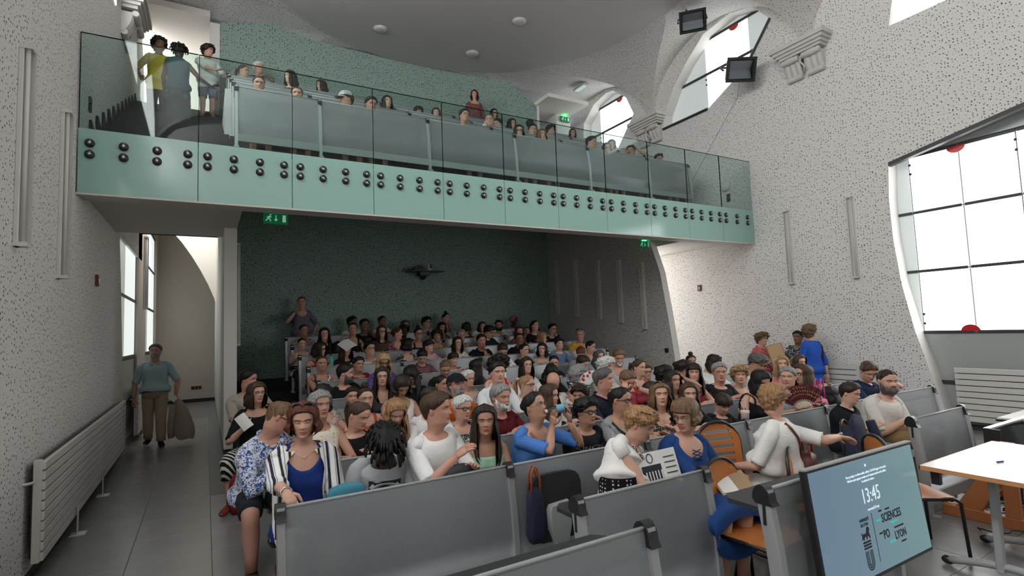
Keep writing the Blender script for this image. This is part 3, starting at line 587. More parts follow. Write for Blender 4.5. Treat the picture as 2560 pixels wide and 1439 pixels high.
# television leaning on the bench
tv=thing('television','flat television leaning on a bench showing 13:45 and two logos','television',(2.55,1.535,.45)); tl=math.radians(6.5)
TV=lambda p: (p[0],p[1]*math.cos(tl)+p[2]*math.sin(tl),p[2]*math.cos(tl)-p[1]*math.sin(tl))
def scr():
    m=bpy.data.materials.new('screen'); m.use_nodes=True; nt=m.node_tree; L=nt.links.new; N=nt.nodes.new; b=nt.nodes['Principled BSDF']; b.inputs['Base Color'].default_value=(.01,.012,.014,1); b.inputs['Roughness'].default_value=.08
    tc=N('ShaderNodeTexCoord'); sp=N('ShaderNodeSeparateXYZ'); L(tc.outputs['Generated'],sp.inputs[0]); cr=N('ShaderNodeValToRGB'); cr.color_ramp.elements[0].color=(.17,.26,.36,1); cr.color_ramp.elements[1].color=(.20,.34,.36,1)
    ad=N('ShaderNodeMath'); ad.operation='MULTIPLY'; ad.inputs[1].default_value=1.0; L(sp.outputs['X'],ad.inputs[0]); L(ad.outputs[0],cr.inputs[0]); L(cr.outputs[0],b.inputs['Emission Color']); b.inputs['Emission Strength'].default_value=.75; _M['screen']=m
scr()
MB().rbox(0,1.06,0,.035,0,.60,.005).xf(TV).obj('cabinet','black_plastic',tv); MB().box(.018,1.042,-.003,.002,.022,.585).xf(TV).obj('screen','screen',tv); MB().box(0,1.06,-.004,.03,.598,.606).xf(TV).obj('top_strip','light_metal',tv)
mat('ink',(.012,.016,.028),.3); mat('teal_ink',(.02,.5,.45),.3,emit=(.05,.75,.65),es=.35); mat('pale_ink',(.6,.7,.75),.3,emit=(.75,.88,.95),es=.6)
def text(s,x,z,size,m,par,nm,shear=0,sx=1,bold=0,fn=TV,al='LEFT'):
    c=bpy.data.curves.new(nm,'FONT'); c.body=s; c.size=size; c.extrude=.0006; c.align_x=al; c.offset=bold; c.resolution_u=2
    o=bpy.data.objects.new('tmp_text',c); COL.objects.link(o); dg=bpy.context.evaluated_depsgraph_get(); me=bpy.data.meshes.new_from_object(o.evaluated_get(dg)); bpy.data.objects.remove(o); 
    for v in me.vertices: v.co=fn((x+v.co.x*sx,-.0045-v.co.z,z+v.co.y))
    me.materials.clear(); me.materials.append(M(m)); return link(nm,me,par)
text('Pour protéger ou déverrouiller, utilisez Ctrl+Alt+Suppr ou la touche',.53,.508,.018,'pale_ink',tv,'caption_line',al='CENTER',sx=.8); text('Windows puis appuyez ensuite sur le bouton marche arrêt, utiliser',.53,.488,.018,'pale_ink',tv,'caption_line',al='CENTER',sx=.8); text('la molette de volume',.53,.468,.018,'pale_ink',tv,'caption_line',al='CENTER',sx=.8)
text('13:45',.53,.365,.105,'pale_ink',tv,'clock_digits',al='CENTER',sx=.8); text('mercredi 27 mai',.53,.325,.02,'pale_ink',tv,'date_line',al='CENTER',sx=.85)
text('SCIENCES',.585,.245,.060,'ink',tv,'logo_word',sx=.78,bold=.0012); text('PO',.575,.165,.060,'ink',tv,'logo_word',sx=.78,bold=.0012); text('LYON',.685,.140,.056,'ink',tv,'logo_word',sx=.78,bold=.0012)
for x0,x1,z,m in ((.57,.60,.305,'ink'),(.635,.68,.303,'ink'),(.53,.575,.262,'teal_ink'),(.665,.74,.228,'teal_ink'),(.695,.79,.198,'ink'),(.54,.57,.198,'ink'),(.625,.68,.138,'teal_ink'),(.74,.79,.118,'ink')): MB().box(x0,x1,-.0048,-.003,z-.004,z+.004).xf(TV).obj('logo_bar',m,tv)
MB().box(.497,.499,-.0048,-.003,.07,.31).xf(TV).obj('logo_divider','ink',tv)
text('UNIVERSITÉ',.375,.285,.021,'ink',tv,'crest_word',sx=.8,bold=.0005); text('DE LYON',.378,.262,.021,'ink',tv,'crest_word',sx=.8,bold=.0005)
lion=[(.372,.198),(.377,.222),(.372,.236),(.378,.233),(.384,.222),(.392,.228),(.412,.226),(.420,.236),(.427,.252),(.437,.256),(.447,.250),(.450,.240),(.444,.236),(.441,.226),(.446,.214),(.448,.198),(.440,.198),(.436,.212),(.424,.210),(.418,.198),(.410,.198),(.414,.212),(.398,.212),(.392,.204),(.396,.198),(.386,.198),(.382,.208)]
MB().prism([(x,-.0048,z) for x,z in lion],(0,.002,0)).xf(TV).obj('crest_lion','ink',tv)
for z in (.186,.172,.158): MB().box(.376,.446,-.0048,-.003,z-.0045,z+.0045).xf(TV).obj('crest_bar','ink',tv)
for r in (.035,.024,.013):
    pts=[(.411-r,.145)]+[(.411-r*math.cos(a),.085-r*math.sin(a)) for a in np.linspace(0,PI,13)]+[(.411+r,.145)]; r2=r-.007
    pts+= [(.411+r2,.145)]+[(.411+r2*math.cos(a),.085-r2*math.sin(a)) for a in np.linspace(0,PI,13)]+[(.411-r2,.145)]
    mb=MB(); n_=len(pts)//2; mb.add([(x,-.0048,z) for x,z in pts],[(i,i+1,len(pts)-2-i,len(pts)-1-i) for i in range(n_-1)]); mb.xf(TV).obj('crest_arch','ink',tv)
pts=[(.53+.008*math.cos(a),.548+.008*math.sin(a)) for a in np.linspace(0,2*PI,7)[:-1]]; MB().prism([(x,-.0048,z) for x,z in pts],(0,.002,0)).xf(TV).obj('lock_symbol','pale_ink',tv)
t=thing('television_stand','grey stand on the floor under the television','stand',(3.1,1.47,0)); MB().rbox(-.35,.35,.1,.16,0,.03,.006).rbox(.2,.28,-.05,.5,0,.03,.006).rbox(-.28,-.2,-.05,.5,0,.03,.006).obj('base','grey_paint',t); MB().rbox(-.05,.05,.11,.15,.03,.60,.006).obj('column','grey_paint',t); MB().rbox(-.4,.42,.24,.30,.43,.455,.004).rbox(-.03,.03,.14,.26,.43,.455,.003).obj('ledge','black_plastic',t)
# wooden chairs
def chair(loc,rz,label,slots=True,scale=1):
    t=thing('wooden_chair',label,'chair',loc,math.radians(rz),'wooden chairs at the front')
    # seat: curved plywood; local: sitter faces -y
    P=[]
    for v in np.linspace(0,1,9):
        y=-.22+.42*v; z=.45+.012*math.cos(v*6)-(.03*max(0,.2-v)/.2)**1; w_=.20-.05*max(0,(v-.75)/.25)**2-.06*max(0,(.15-v)/.15)**2
        P.append([(x*w_,y,z) for x in np.linspace(-1,1,7)])
    mb=MB().grid(P); mb.grid([[(x,y,z-.014) for x,y,z in r] for r in P][::-1]); n_=len(P)
    ring=[P[0][j] for j in range(7)]+[P[i][6] for i in range(1,n_)]+[P[-1][j] for j in range(5,-1,-1)]+[P[i][0] for i in range(n_-2,0,-1)]
    mb.grid([ring,[(x,y,z-.014) for x,y,z in ring]],True); autosmooth(mb.obj('seat','wood_chair',t),50)
    # backrest with slots: build as strips
    mb=MB(); zs=[.50,.545,.572,.602,.629,.659,.686,.716,.743,.773,.80,.85]
    def W(z): return .19*math.sqrt(max(0,1-max(0,(z-.70)/.155)**2)) if z>.70 else .19
    Yb=lambda x,z: .205+.12*(z-.45)-.9*x*x
    for i in range(len(zs)-1):
        sl=slots and i%2==1 and i<10
        z0,z1=zs[i],zs[i+1]
        spans=[(-1,-.72),(.72,1)] if sl else [(-1,1)]
        for a,b in spans:
            us=np.linspace(a,b,4 if sl else 9); A=[[(u*W(z),Yb(u*W(z),z),z) for u in us] for z in (z0,z1)]; Bk=[[(x,y+.012,z) for x,y,z in r] for r in A]
            mb.grid(A); mb.grid(Bk[::-1]); mb.grid([A[0],Bk[0]]); mb.grid([A[1],Bk[1]]); mb.grid([[A[0][0],A[1][0]],[Bk[0][0],Bk[1][0]]]); mb.grid([[A[0][-1],A[1][-1]],[Bk[0][-1],Bk[1][-1]]])
    mb.obj('backrest','wood_chair',t)
    # black tubular frame: hoop round the back and legs
    hoop=[(-.215,.30,0),(-.205,.24,.25),(-.20,.21,.45),(-.205,.22,.62)]+[(-.20*math.cos(a),.225+.02*math.sin(a),.70+.165*math.sin(a)) for a in np.linspace(.1,PI-.1,11)]+[(.205,.22,.62),(.20,.21,.45),(.205,.24,.25),(.215,.30,0)]
    MB().tube(hoop,.0125,8).obj('back_frame','black_plastic',t,True)
    for s in (-1,1): MB().tube([(s*.195,.20,.435),(s*.195,-.18,.43),(s*.20,-.215,.41),(s*.21,-.24,0)],.0125,8).obj('front_leg','black_plastic',t,True)
    MB().tube([(-.195,-.16,.425),(.195,-.16,.425)],.0125,8).obj('seat_rail','black_plastic',t,True)
    for x,z in ((-.12,.78),(.12,.78),(-.14,.52),(.14,.52)): MB().ball((x,Yb(x,z)-.004,z),(.007,.004,.007),6,4).obj('rivet','light_metal',t)
    t.scale=(scale,)*3
    return t
chair((3.74,2.90,.0),-14,'slatted wooden chair, empty, between the blue dress and the white T-shirt',True,1.08); chair((3.06,2.28,0),6,'wooden chair with black hoop frame at the end of the nearest bench',False)
chair((3.86,2.24,0),22,'wooden chair back under the outstretched hand',False); chair((5.05,2.50,0),20,'wooden chair with a navy jacket hung over its back'); chair((4.72,2.12,0),55,'wooden chair pushed under the white table, glossy seat showing',False); chair((3.17,2.80,0),-12,'wooden chair under the person in the royal blue dress')
# ================================================================ people
SKIN={'1':(.58,.335,.25),'2':(.46,.25,.175),'3':(.24,.12,.078),'4':(.065,.034,.024),'r':(.52,.275,.205)}
HAIRC={'bk':(.010,.009,.009),'db':(.022,.014,.010),'br':(.055,.030,.018),'lb':(.14,.082,.045),'bl':(.36,.24,.12),'gb':(.30,.165,.08),'rd':(.09,.026,.015),'gy':(.22,.22,.22),'dg':(.085,.083,.082),'wh':(.55,.54,.52)}
def skin_mat():
    m=bpy.data.materials.new('skin'); m.use_nodes=True; nt=m.node_tree; b=nt.nodes['Principled BSDF']; a=nt.nodes.new('ShaderNodeAttribute'); a.attribute_name='tone'; nt.links.new(a.outputs['Color'],b.inputs['Base Color'])
    b.inputs['Roughness'].default_value=.5; b.inputs['Specular IOR Level'].default_value=.35; _M['skin']=m
skin_mat()
def hair_mat(c):
    n='hair_'+c
    if n in _M: return n
    col=HAIRC[c]; m=bpy.data.materials.new(n); m.use_nodes=True; nt=m.node_tree; b=nt.nodes['Principled BSDF']; L=nt.links.new; N=nt.nodes.new
    tc=N('ShaderNodeTexCoord'); mp=N('ShaderNodeMapping'); mp.inputs['Scale'].default_value=(90,90,7); L(tc.outputs['Object'],mp.inputs[0]); no=N('ShaderNodeTexNoise'); no.inputs['Scale'].default_value=1; no.inputs['Detail'].default_value=3; L(mp.outputs[0],no.inputs['Vector'])
    mr=N('ShaderNodeMapRange'); mr.inputs[1].default_value=.3; mr.inputs[2].default_value=.7; mr.inputs[3].default_value=.45; mr.inputs[4].default_value=1.6; L(no.outputs['Fac'],mr.inputs[0])
    mx=N('ShaderNodeMix'); mx.data_type='RGBA'; mx.blend_type='MULTIPLY'; mx.inputs[0].default_value=1; mx.inputs[6].default_value=(*col,1); L(mr.outputs[0],mx.inputs[7]); L(mx.outputs[2],b.inputs['Base Color'])
    b.inputs['Roughness'].default_value=.55; b.inputs['Specular IOR Level'].default_value=.3; bp=N('ShaderNodeBump'); bp.inputs['Strength'].default_value=.6; bp.inputs['Distance'].default_value=.006; L(no.outputs['Fac'],bp.inputs['Height']); L(bp.outputs[0],b.inputs['Normal']); _M[n]=m; return n
def cloth(spec):
    """'HEX' plain | 'floral:bg:c1:c2' | 'stripe:bg:c1:c2' | 'plaid:bg:c1' | 'dots:bg:c1' | 'lace:bg:c1' | 'fine:bg:c1'"""
    n='cloth_'+spec
    if n in _M: return n
    p=spec.split(':'); kind=p[0] if len(p)>1 else 'plain'; cs=[rgb(c) for c in (p[1:] if len(p)>1 else p)]
    m=bpy.data.materials.new(n); m.use_nodes=True; nt=m.node_tree; b=nt.nodes['Principled BSDF']; L=nt.links.new; N=nt.nodes.new; b.inputs['Roughness'].default_value=.85; b.inputs['Specular IOR Level'].default_value=.25
    tc=N('ShaderNodeTexCoord'); base=None
    def mixc(a,c,fac):
        x=N('ShaderNodeMix'); x.data_type='RGBA'; L(fac,x.inputs[0])
        if isinstance(a,tuple): x.inputs[6].default_value=(*a,1)
        else: L(a,x.inputs[6])
        x.inputs[7].default_value=(*c,1); return x.outputs[2]
    def step(o,lo,hi):
        r=N('ShaderNodeMapRange'); r.inputs[1].default_value=lo; r.inputs[2].default_value=hi; L(o,r.inputs[0]); return r.outputs[0]
    col=cs[0]
    if kind=='floral':
        for i,c in enumerate(cs[1:]):
            v=N('ShaderNodeTexNoise'); v.inputs['Scale'].default_value=(34,46,60)[i%3]; v.inputs['Detail'].default_value=1.5; v.inputs['Distortion'].default_value=1.2+i; L(tc.outputs['Object'],v.inputs['Vector']); col=mixc(col,c,step(v.outputs['Fac'],.56-.02*i,.60-.02*i))
    elif kind in('stripe','vstripe','zigzag'):
        for i,c in enumerate(cs[1:]):
            w_=N('ShaderNodeTexWave'); w_.bands_direction='X' if kind!='zigzag' else 'DIAGONAL'; w_.inputs['Scale'].default_value=(9,5.3,7)[i%3] if kind!='vstripe' else 34; w_.inputs['Distortion'].default_value=.6 if kind!='vstripe' else .2; L(tc.outputs['Object'],w_.inputs['Vector']); col=mixc(col,c,step(w_.outputs['Fac'],(.93,.80,.9)[i%3] if kind=='stripe' else .5,(.97,.86,.95)[i%3] if kind=='stripe' else .7))
    elif kind=='plaid':
        for d in 'XZ':
            w_=N('ShaderNodeTexWave'); w_.bands_direction=d; w_.inputs['Scale'].default_value=9; L(tc.outputs['Object'],w_.inputs['Vector']); col=mixc(col,cs[1],step(w_.outputs['Fac'],.5,.9))
    elif kind in('dots','lace','fine'):
        v=N('ShaderNodeTexVoronoi'); v.inputs['Scale'].default_value={'dots':38,'lace':30,'fine':120}[kind]; v.inputs['Randomness'].default_value=.15 if kind!='fine' else 1; L(tc.outputs['Object'],v.inputs['Vector']); col=mixc(col,cs[1],step(v.outputs['Distance'],.30,.22) if kind!='fine' else step(v.outputs['Distance'],.4,.6))
    no=N('ShaderNodeTexNoise'); no.inputs['Scale'].default_value=11; no.inputs['Detail'].default_value=3; no.inputs['Distortion'].default_value=.8; L(tc.outputs['Object'],no.inputs['Vector'])
    bp=N('ShaderNodeBump'); bp.inputs['Strength'].default_value=.32; bp.inputs['Distance'].default_value=.03; L(no.outputs['Fac'],bp.inputs['Height']); L(bp.outputs[0],b.inputs['Normal'])
    if isinstance(col,tuple): b.inputs['Base Color'].default_value=(*col,1)
    else: L(col,b.inputs['Base Color'])
    _M[n]=m; return n
A_=np.array
class G:
    """numpy mesh collector"""
    def __init__(s): s.v=[]; s.f=[]; s.c=[]; s.n=0
    def grid(s,P,closed=True,col=None,capa=False,capb=False):
        r,k,_=P.shape; o=s.n; s.v.append(P.reshape(-1,3)); s.n+=r*k
        i,j=np.meshgrid(np.arange(r-1),np.arange(k if closed else k-1),indexing='ij'); j2=(j+1)%k
        s.f+= (np.stack([i*k+j,i*k+j2,(i+1)*k+j2,(i+1)*k+j],-1).reshape(-1,4)+o).tolist()
        if capa: s.f.append(list(range(o+k-1,o-1,-1)))
        if capb: s.f.append(list(range(o+(r-1)*k,o+r*k)))
        if col is not None: s.c.append(np.broadcast_to(A_(col,float),(r,k,3)).reshape(-1,3))
        return s
    def tube(s,pts,rad,n=8,flat=1,col=None,ref=None):
        P=A_(pts,float); m=len(P); T=np.gradient(P,axis=0); T/=np.linalg.norm(T,axis=1)[:,None]+1e-9
        u=A_(ref,float) if ref is not None else (A_([1.,0,0]) if abs(T[0][0])<.8 else A_([0,1.,0])); a=np.linspace(0,2*PI,n,endpoint=False); R=np.zeros((m,n,3))
        for i in range(m):
            u=u-T[i]*(u@T[i]); u/=np.linalg.norm(u)+1e-9; w_=np.cross(T[i],u); r=rad[i] if hasattr(rad,'__len__') else rad
            R[i]=P[i]+r*(np.cos(a)[:,None]*u+np.sin(a)[:,None]*w_*flat)
        return s.grid(R,True,col,True,True)
    def ball(s,c,r,n=10,m=7,col=None,Rm=None):
        t=np.linspace(0.02,PI-.02,m); a=np.linspace(0,2*PI,n,endpoint=False); Q=np.stack([r[0]*np.sin(t)[:,None]*np.cos(a),r[1]*np.sin(t)[:,None]*np.sin(a),r[2]*np.cos(t)[:,None]*np.ones(n)],-1)
        if Rm is not None: Q=Q@Rm.T
        return s.grid(Q+A_(c,float),True,col)
    def obj(s,name,mats,parent=None,**k):
        me=bpy.data.meshes.new(name); V=np.concatenate(s.v); me.from_pydata(V.tolist(),[],s.f)
        for m in (mats if isinstance(mats,(list,tuple)) else [mats]): me.materials.append(M(m))
        me.polygons.foreach_set('use_smooth',np.ones(len(s.f),bool))
        if s.c:
            C_=np.concatenate(s.c); at=me.color_attributes.new('tone','FLOAT_COLOR','POINT'); at.data.foreach_set('color',np.concatenate([C_,np.ones((len(C_),1))],1).ravel())
        me.update(); return link(name,me,parent,**k)
def rz_(a): c,s_=math.cos(a),math.sin(a); return A_([[c,-s_,0],[s_,c,0],[0,0,1.]])
def rx_(a): c,s_=math.cos(a),math.sin(a); return A_([[1.,0,0],[0,c,-s_],[0,s_,c]])
def ry_(a): c,s_=math.cos(a),math.sin(a); return A_([[c,0,s_],[0,1.,0],[-s_,0,c]])
# head profile, heights in head units (chin 0, crown 1), radii in metres
HH=A_([-.45,-.25,-.10,0,.06,.13,.22,.33,.42,.5,.58,.66,.76,.86,.93,.975,1.0])
HF=A_([.050,.046,.050,.080,.090,.091,.090,.090,.088,.086,.090,.092,.088,.073,.052,.030,.004])
HB=A_([.062,.060,.062,.066,.070,.074,.080,.090,.097,.101,.104,.104,.098,.080,.056,.032,.004])
HW=A_([.058,.057,.059,.062,.066,.069,.072,.0745,.077,.079,.080,.0795,.075,.062,.044,.025,.003])
def head_surf(a,h,e,fe=1.0,jaw=1.0):
    """a: azimuth (0 = face), h: height in head units"""
    f=np.interp(h,HH,HF); b=np.interp(h,HH,HB); w_=np.interp(h,HH,HW); sn,cs=np.sin(a),np.cos(a)
    w_=np.where(h<.33,w_*(1+(jaw-1)*(.33-h)/.33),w_)
    nar=np.interp(h,[-.1,0,.15,.35,.5],[0,.34,.22,.08,0]); x=(w_+e)*np.sign(sn)*np.abs(sn)**.92*(1-nar*np.clip(cs,0,1)**1.2)
    y=np.where(cs>0,-(f+e)*np.abs(cs)**.88,(b+e)*np.abs(cs))
    if fe>0:
        g=lambda x0,h0,sx,sh: np.exp(-((x-x0)/sx)**2-((h-h0)/sh)**2)
        fr=np.clip(cs,0,1)
        d=.025*np.exp(-(x/.0125)**2)*np.interp(h,[.30,.345,.38,.50,.60],[0,.75,1,.32,0])+.007*(g(.014,.345,.009,.03)+g(-.014,.345,.009,.03))
        d=d-.011*(g(.033,.505,.018,.05)+g(-.033,.505,.018,.05))+.004*(g(.033,.50,.010,.022)+g(-.033,.50,.010,.022))+.005*np.exp(-((h-.60)/.035)**2)*fr
        d=d+.006*(g(0,.235,.022,.022)+g(0,.185,.018,.022))-.004*g(0,.21,.024,.010)-.004*g(0,.135,.022,.02)+.006*g(0,.05,.02,.05)+.004*(g(.045,.36,.02,.09)+g(-.045,.36,.02,.09))
        y=y-fe*d*(fr>0)
    return x,y
class Person: pass
def make_person(pos,fl,head,psi=0,tilt=0,roll=0,hs=1.0,tyaw=0,lean=0,pose='lap',skin='1',hair='short:db',top='777777/s/c',legs='22242a',shoes='17171a',sit=True,label='',seat=.45,fat=1.0,sh=1.0,glasses=None,beard=None,extras=(),detail=0,arms=None,kneel=None,fem=0,hipdx=0,legdir=0,lips=0,hat=None,bot=None,stride=0,open_top=None,gaze=0,lids=0,hipz=None,tuck=0,rot=0,group='people in the audience'):
    """pos: world x,y of the hips root; fl floor height; head: world position of head centre; psi: head yaw (0 faces -y)"""
    P=Person(); N=30 if not detail else 48
    base=A_([pos[0],pos[1],fl]); H=rz_(-math.radians(rot))@(A_(head)-base); hh=.228*hs; psi=psi-rot
    tone=A_(SKIN[skin]); g=G()
    Rh=rz_(math.radians(psi))@rx_(math.radians(tilt))@ry_(math.radians(roll))
    chin=H-Rh@A_([0,-.0,hh*.5]); nb=chin-(rz_(math.radians(tyaw))@A_([0,-.030,.052*hs]) if True else 0)
    nb=nb+A_([0,0,0]); hip=A_([hipdx,0.0,seat if sit else (hipz or .86*(H[2]/1.60))])
    # spine bezier
    mid=(hip+nb)/2+A_([0,.05 if lean>=0 else 0,.03])
    def spine(t): t=np.asarray(t)[...,None]; return (1-t)**2*hip+2*t*(1-t)*mid+t*t*nb
    TT=A_([0,.05,.14,.28,.44,.61,.74,.84,.905,.95,.98,1.0]); s=hs
    TW=A_([.150,.178,.182,.158,.158,.168,.174,.172,.152,.110,.074,.060])*s; TD=A_([.105,.135,.140,.118,.118,.126,.122,.108,.092,.078,.066,.060])*s
    ff=np.interp(TT,[0,.3,.6,1],[fat,fat**1.25,fat,1]); TW=TW*ff*np.interp(TT,[0,.5,.8,1],[1,1,sh,1]); TD=TD*ff
    def torso(a,t,e):
        a,t=np.broadcast_arrays(a,t); w_=np.interp(t,TT,TW)+e; d=np.interp(t,TT,TD)+e; c=spine(t); dt=spine(np.clip(t+.02,0,1))-spine(np.clip(t-.02,0,1)); dt=dt/np.linalg.norm(dt,axis=-1)[...,None]
        yw_=np.radians(tyaw)*np.clip(t*1.3,0,1); R=np.stack([np.cos(yw_),np.sin(yw_),0*yw_],-1); R=R-dt*np.sum(R*dt,-1)[...,None]; R/=np.linalg.norm(R,axis=-1)[...,None]; F=np.cross(dt,R)
        sn,cs=np.sin(a),np.cos(a); bust=fem*.028*s*np.exp(-((t-.60)/.085)**2)*np.clip(cs,0,1)**1.2*(np.abs(sn)**.6)*1.6+.02*s*(fat-1)*4*np.exp(-((t-.3)/.15)**2)*np.clip(cs,0,1)
        x=(w_)*np.sign(sn)*np.abs(sn)**.86; y=-(d)*np.sign(cs)*np.abs(cs)**.86-bust
        # shoulders slope forward a touch
        return c+R*x[...,None]+F*y[...,None]
    ua=np.linspace(0,2*PI,N,endpoint=False); wa=ua-.42*np.sin(ua)
    # --- body loft: torso then neck then head
    rows=[];cols=[]
    for t in (0,.03,.08,.16,.26,.36,.46,.55,.63,.70,.77,.83,.88,.92,.955,.985): rows.append(torso(ua,np.full(N,t),0)); cols.append(np.tile(tone,(N,1)))
    hr=[-.22,-.12,-.04]+list(np.linspace(0.0,.93,24 if not detail else 40))+[.965,.99,1.0]
    lipc=tone*A_([.80,.42,.42]) if not lips else A_([.38,.06,.07]); brow=A_(HAIRC[hair.split(':')[1]])*.45+tone*.12
    for h in hr:
        aa=wa; hv=np.full(N,h); x,y=head_surf(aa,hv,0,1.0,1.06 if not fem else .96); z=h*hh-hh*.5
        q=np.stack([x*hs,y*hs,np.full(N,z)],-1)@Rh.T+H
        if h<0: # blend neck to torso axis
            k=(-h/.30)**1.0; tr=torso(ua,np.full(N,.985+.015*(1-k)),0); q=q*(1-k)+(tr)*k if k<1 else q
        rows.append(q); c=np.tile(tone,(N,1)); fr=np.cos(aa)>0
        def put(m,cc,w_=1): 
            m=m&fr; c[m]=c[m]*(1-w_)+A_(cc)*w_
        wl=np.exp(-(x/.022)**4-((h-.210)/.030)**4)*fr; c=c*(1-wl[:,None]*.9)+lipc*wl[:,None]*.9; wm=np.exp(-(x/.022)**4-((h-.211)/.010)**2)*fr*.6; c=c*(1-wm[:,None])+lipc*.25*wm[:,None]
        for sx in (-1,1):
            wb=np.exp(-((x-sx*.034)/.020)**4-((h-(.592-.012*np.abs((x-sx*.03)/.02)))/.016)**2)*fr; c=c*(1-wb[:,None]*.8)+brow*wb[:,None]*.8
            we=np.exp(-((x-sx*.032)/.0135)**4-((h-.500)/.021)**4)*fr*(.9 if not detail else .35); ec=A_([.025,.016,.012]); c=c*(1-we[:,None])+ec*we[:,None]
            wlid=np.exp(-((x-sx*.032)/.016)**4-((h-(.488-.010*((x-sx*.032)/.016)**2))/.011)**2)*fr*(.8 if lids else 0); c=c*(1-wlid[:,None])+ec*wlid[:,None]; wc=np.exp(-((x-sx*.047)/.018)**2-((h-.36)/.07)**2)*fr*.22; c=c*(1-wc[:,None])+tone*A_([1.12,.72,.68])*wc[:,None]
        wn=np.exp(-(x/.015)**2-((h-.355)/.05)**2)*fr*.18; c=c*(1-wn[:,None])+tone*A_([1.1,.75,.7])*wn[:,None]
        cols.append(c)
    L_=np.stack(rows); g.grid(L_,True,None,True,True); g.c.append(np.concatenate(cols))
    hp=lambda x,y,h: Rh@A_([x*hs,y*hs,(h-.5)*hh])+H   # head local point
    for sx in (-1,1): g.ball(hp(sx*.0765,.012,.44),(.010*hs,.020*hs,.032*hs),8,6,tone*A_([1,.85,.82]),Rh@rz_(sx*-.35))
    P.eyes=[]
    jw=1.06 if not fem else .96
    def fpt(x,h,e): # point on the face at lateral x (metres, unscaled) and height h
        a_=math.asin(max(-1,min(1,x/.078)))*.9; xx,yy=head_surf(A_([a_]),A_([h]),e,1.0,jw); return hp(x,float(yy[0]),h)
    for sx in (-1,1):
        g.tube(A_([fpt(sx*u,v,.0015) for u,v in ((.013,.575),(.024,.592),(.036,.597),(.050,.578))]),A_([.0030,.0036,.0032,.0016])*hs,5,1,brow)
    if detail:
        for zz,rr in ((.232,.0042),(.190,.0052)): g.tube(A_([fpt(u,zz+(.008*(1-abs(u)/.022) if zz>.21 else -.004*(1-abs(u)/.022)),-.0005) for u in (-.023,-.014,-.005,.005,.014,.023)]),A_([.0012,.75*rr,rr,rr,.75*rr,.0012])*hs,6,1,lipc)
        for sx in (-1,1):
            c0=hp(sx*.032,-.0705,.500); P.eyes.append((c0,hp(sx*.032+gaze*.004,-.0805,.500)))
            ph=np.linspace(0.15,(1.30 if not lids else 1.95),6); az=np.linspace(-PI*.5,PI*.5,9); r_=.0128*hs; rows_=[]; cc_=[]
            for k_,p_ in enumerate(ph):
                q_=np.stack([r_*math.sin(p_)*np.sin(az),-r_*math.sin(p_)*np.cos(az),np.full(9,r_*math.cos(p_))],-1)@Rh.T+c0; rows_.append(q_); cc_.append(np.tile(tone*(.86 if k_<5 else .12),(9,1)))
            g.grid(np.stack(rows_),False); g.c.append(np.concatenate(cc_))
    # --- arms
    up,fo=.285*s,.245*s
    shy=torso(A_([PI/2,-PI/2]),A_([.875,.875]),0); P.wr={}
    Ry=rz_(math.radians(tyaw)); deskz=.80-(0)
    def target(side,p):
        k=-1 if side=='L' else 1; hz=hip[2]
        if p=='lap': return A_([k*.10,-.30,hz+.19]),None
        if p=='desk': return A_([k*.13,-.40,hz+.36]),None
        if p=='fold': return A_([-k*.05,-.33,hz+.36]),None
        if p=='cross': return A_([-k*.09,-.20,hz+.30*s]),None
        if p=='chin': return H-base*0+Rh@A_([k*.035,-.09,-.19])*1.0,A_([0,-.1,1.])
        if p=='cheek': return H+Rh@A_([k*.085,-.06,-.15]),A_([0,-.05,1.])
        if p=='brow': return H+Rh@A_([k*.10,-.10,-.06]),A_([-k*.4,.2,1.])
        if p=='hair': return H+Rh@A_([k*.13,-.02,.02]),A_([-k*.5,.1,.7])
        if p=='hold': return A_([k*.06,-.30,hz+.42*s]),A_([0,-.5,.8])
        if p=='hang': return A_([k*.25*fat,.02,hz-.10]),A_([0,-.1,-1.])
        if p=='clasp': return A_([k*.04,-.30,hz+.26]),A_([-k*.6,-.6,-.1])
        return A_(p[0]),(A_(p[1]) if len(p)>1 and p[1] is not None else None)
    ps=arms if arms else {'L':pose,'R':pose}
    slv=top.split('/')[1] if top else 'n'; sleeves=[]; slv='h' if open_top else slv
    for side in 'LR':
        k=-1 if side=='L' else 1; S0=shy[0] if k>0 else shy[1]; ctr=spine(A_(.875)); S1=S0+(ctr-S0)*.55+A_([0,0,.004]); Sm=S0+(ctr-S0)*.12+A_([0,0,.006*s]); S0=S0+(S0-ctr)*.10*sh-A_([0,0,.045*s])
        W,fd=target(side,ps[side]); 
        if isinstance(ps[side],str) and ps[side] in('lap','desk','fold','cross','hold','clasp'): W=Ry@(W-A_([0,0,0])) 
        D=W-S0; d=np.linalg.norm(D)+1e-6; d2=min(d,(up+fo)*.985); W=S0+D/d*d2; d=d2
        ca=(up*up+d*d-fo*fo)/(2*up*d); ca=max(-1,min(1,ca)); pole=Ry@A_([k*.75,.35,-1.0]) if ps[side] not in('hair','brow') else Ry@A_([k*1.0,-.3,-.5])
        if isinstance(ps[side],(tuple,list)) and len(ps[side])>2: pole=A_(ps[side][2])
        u=D/np.linalg.norm(D); pole=pole-u*(pole@u); pole/=np.linalg.norm(pole); E=S0+u*up*ca+pole*up*math.sqrt(max(0,1-ca*ca))
        path=[S1,Sm,S0+(Sm-S0)*.45+(S0-ctr)*.04,S0+(E-S0)*.02,S0+(E-S0)*.25,S0+(E-S0)*.55,S0+(E-S0)*.85,E+(pole*.006),E+(W-E)*.15,E+(W-E)*.35,E+(W-E)*.65,W]; af=.5+.5*fat
        rad=A_([.034,.044,.050,.052,.049,.045,.041,.040,.041,.040,.033,.0265])*s*af*(1 if not fem else .92); g.tube(path,rad,12 if detail else 10,1,tone)
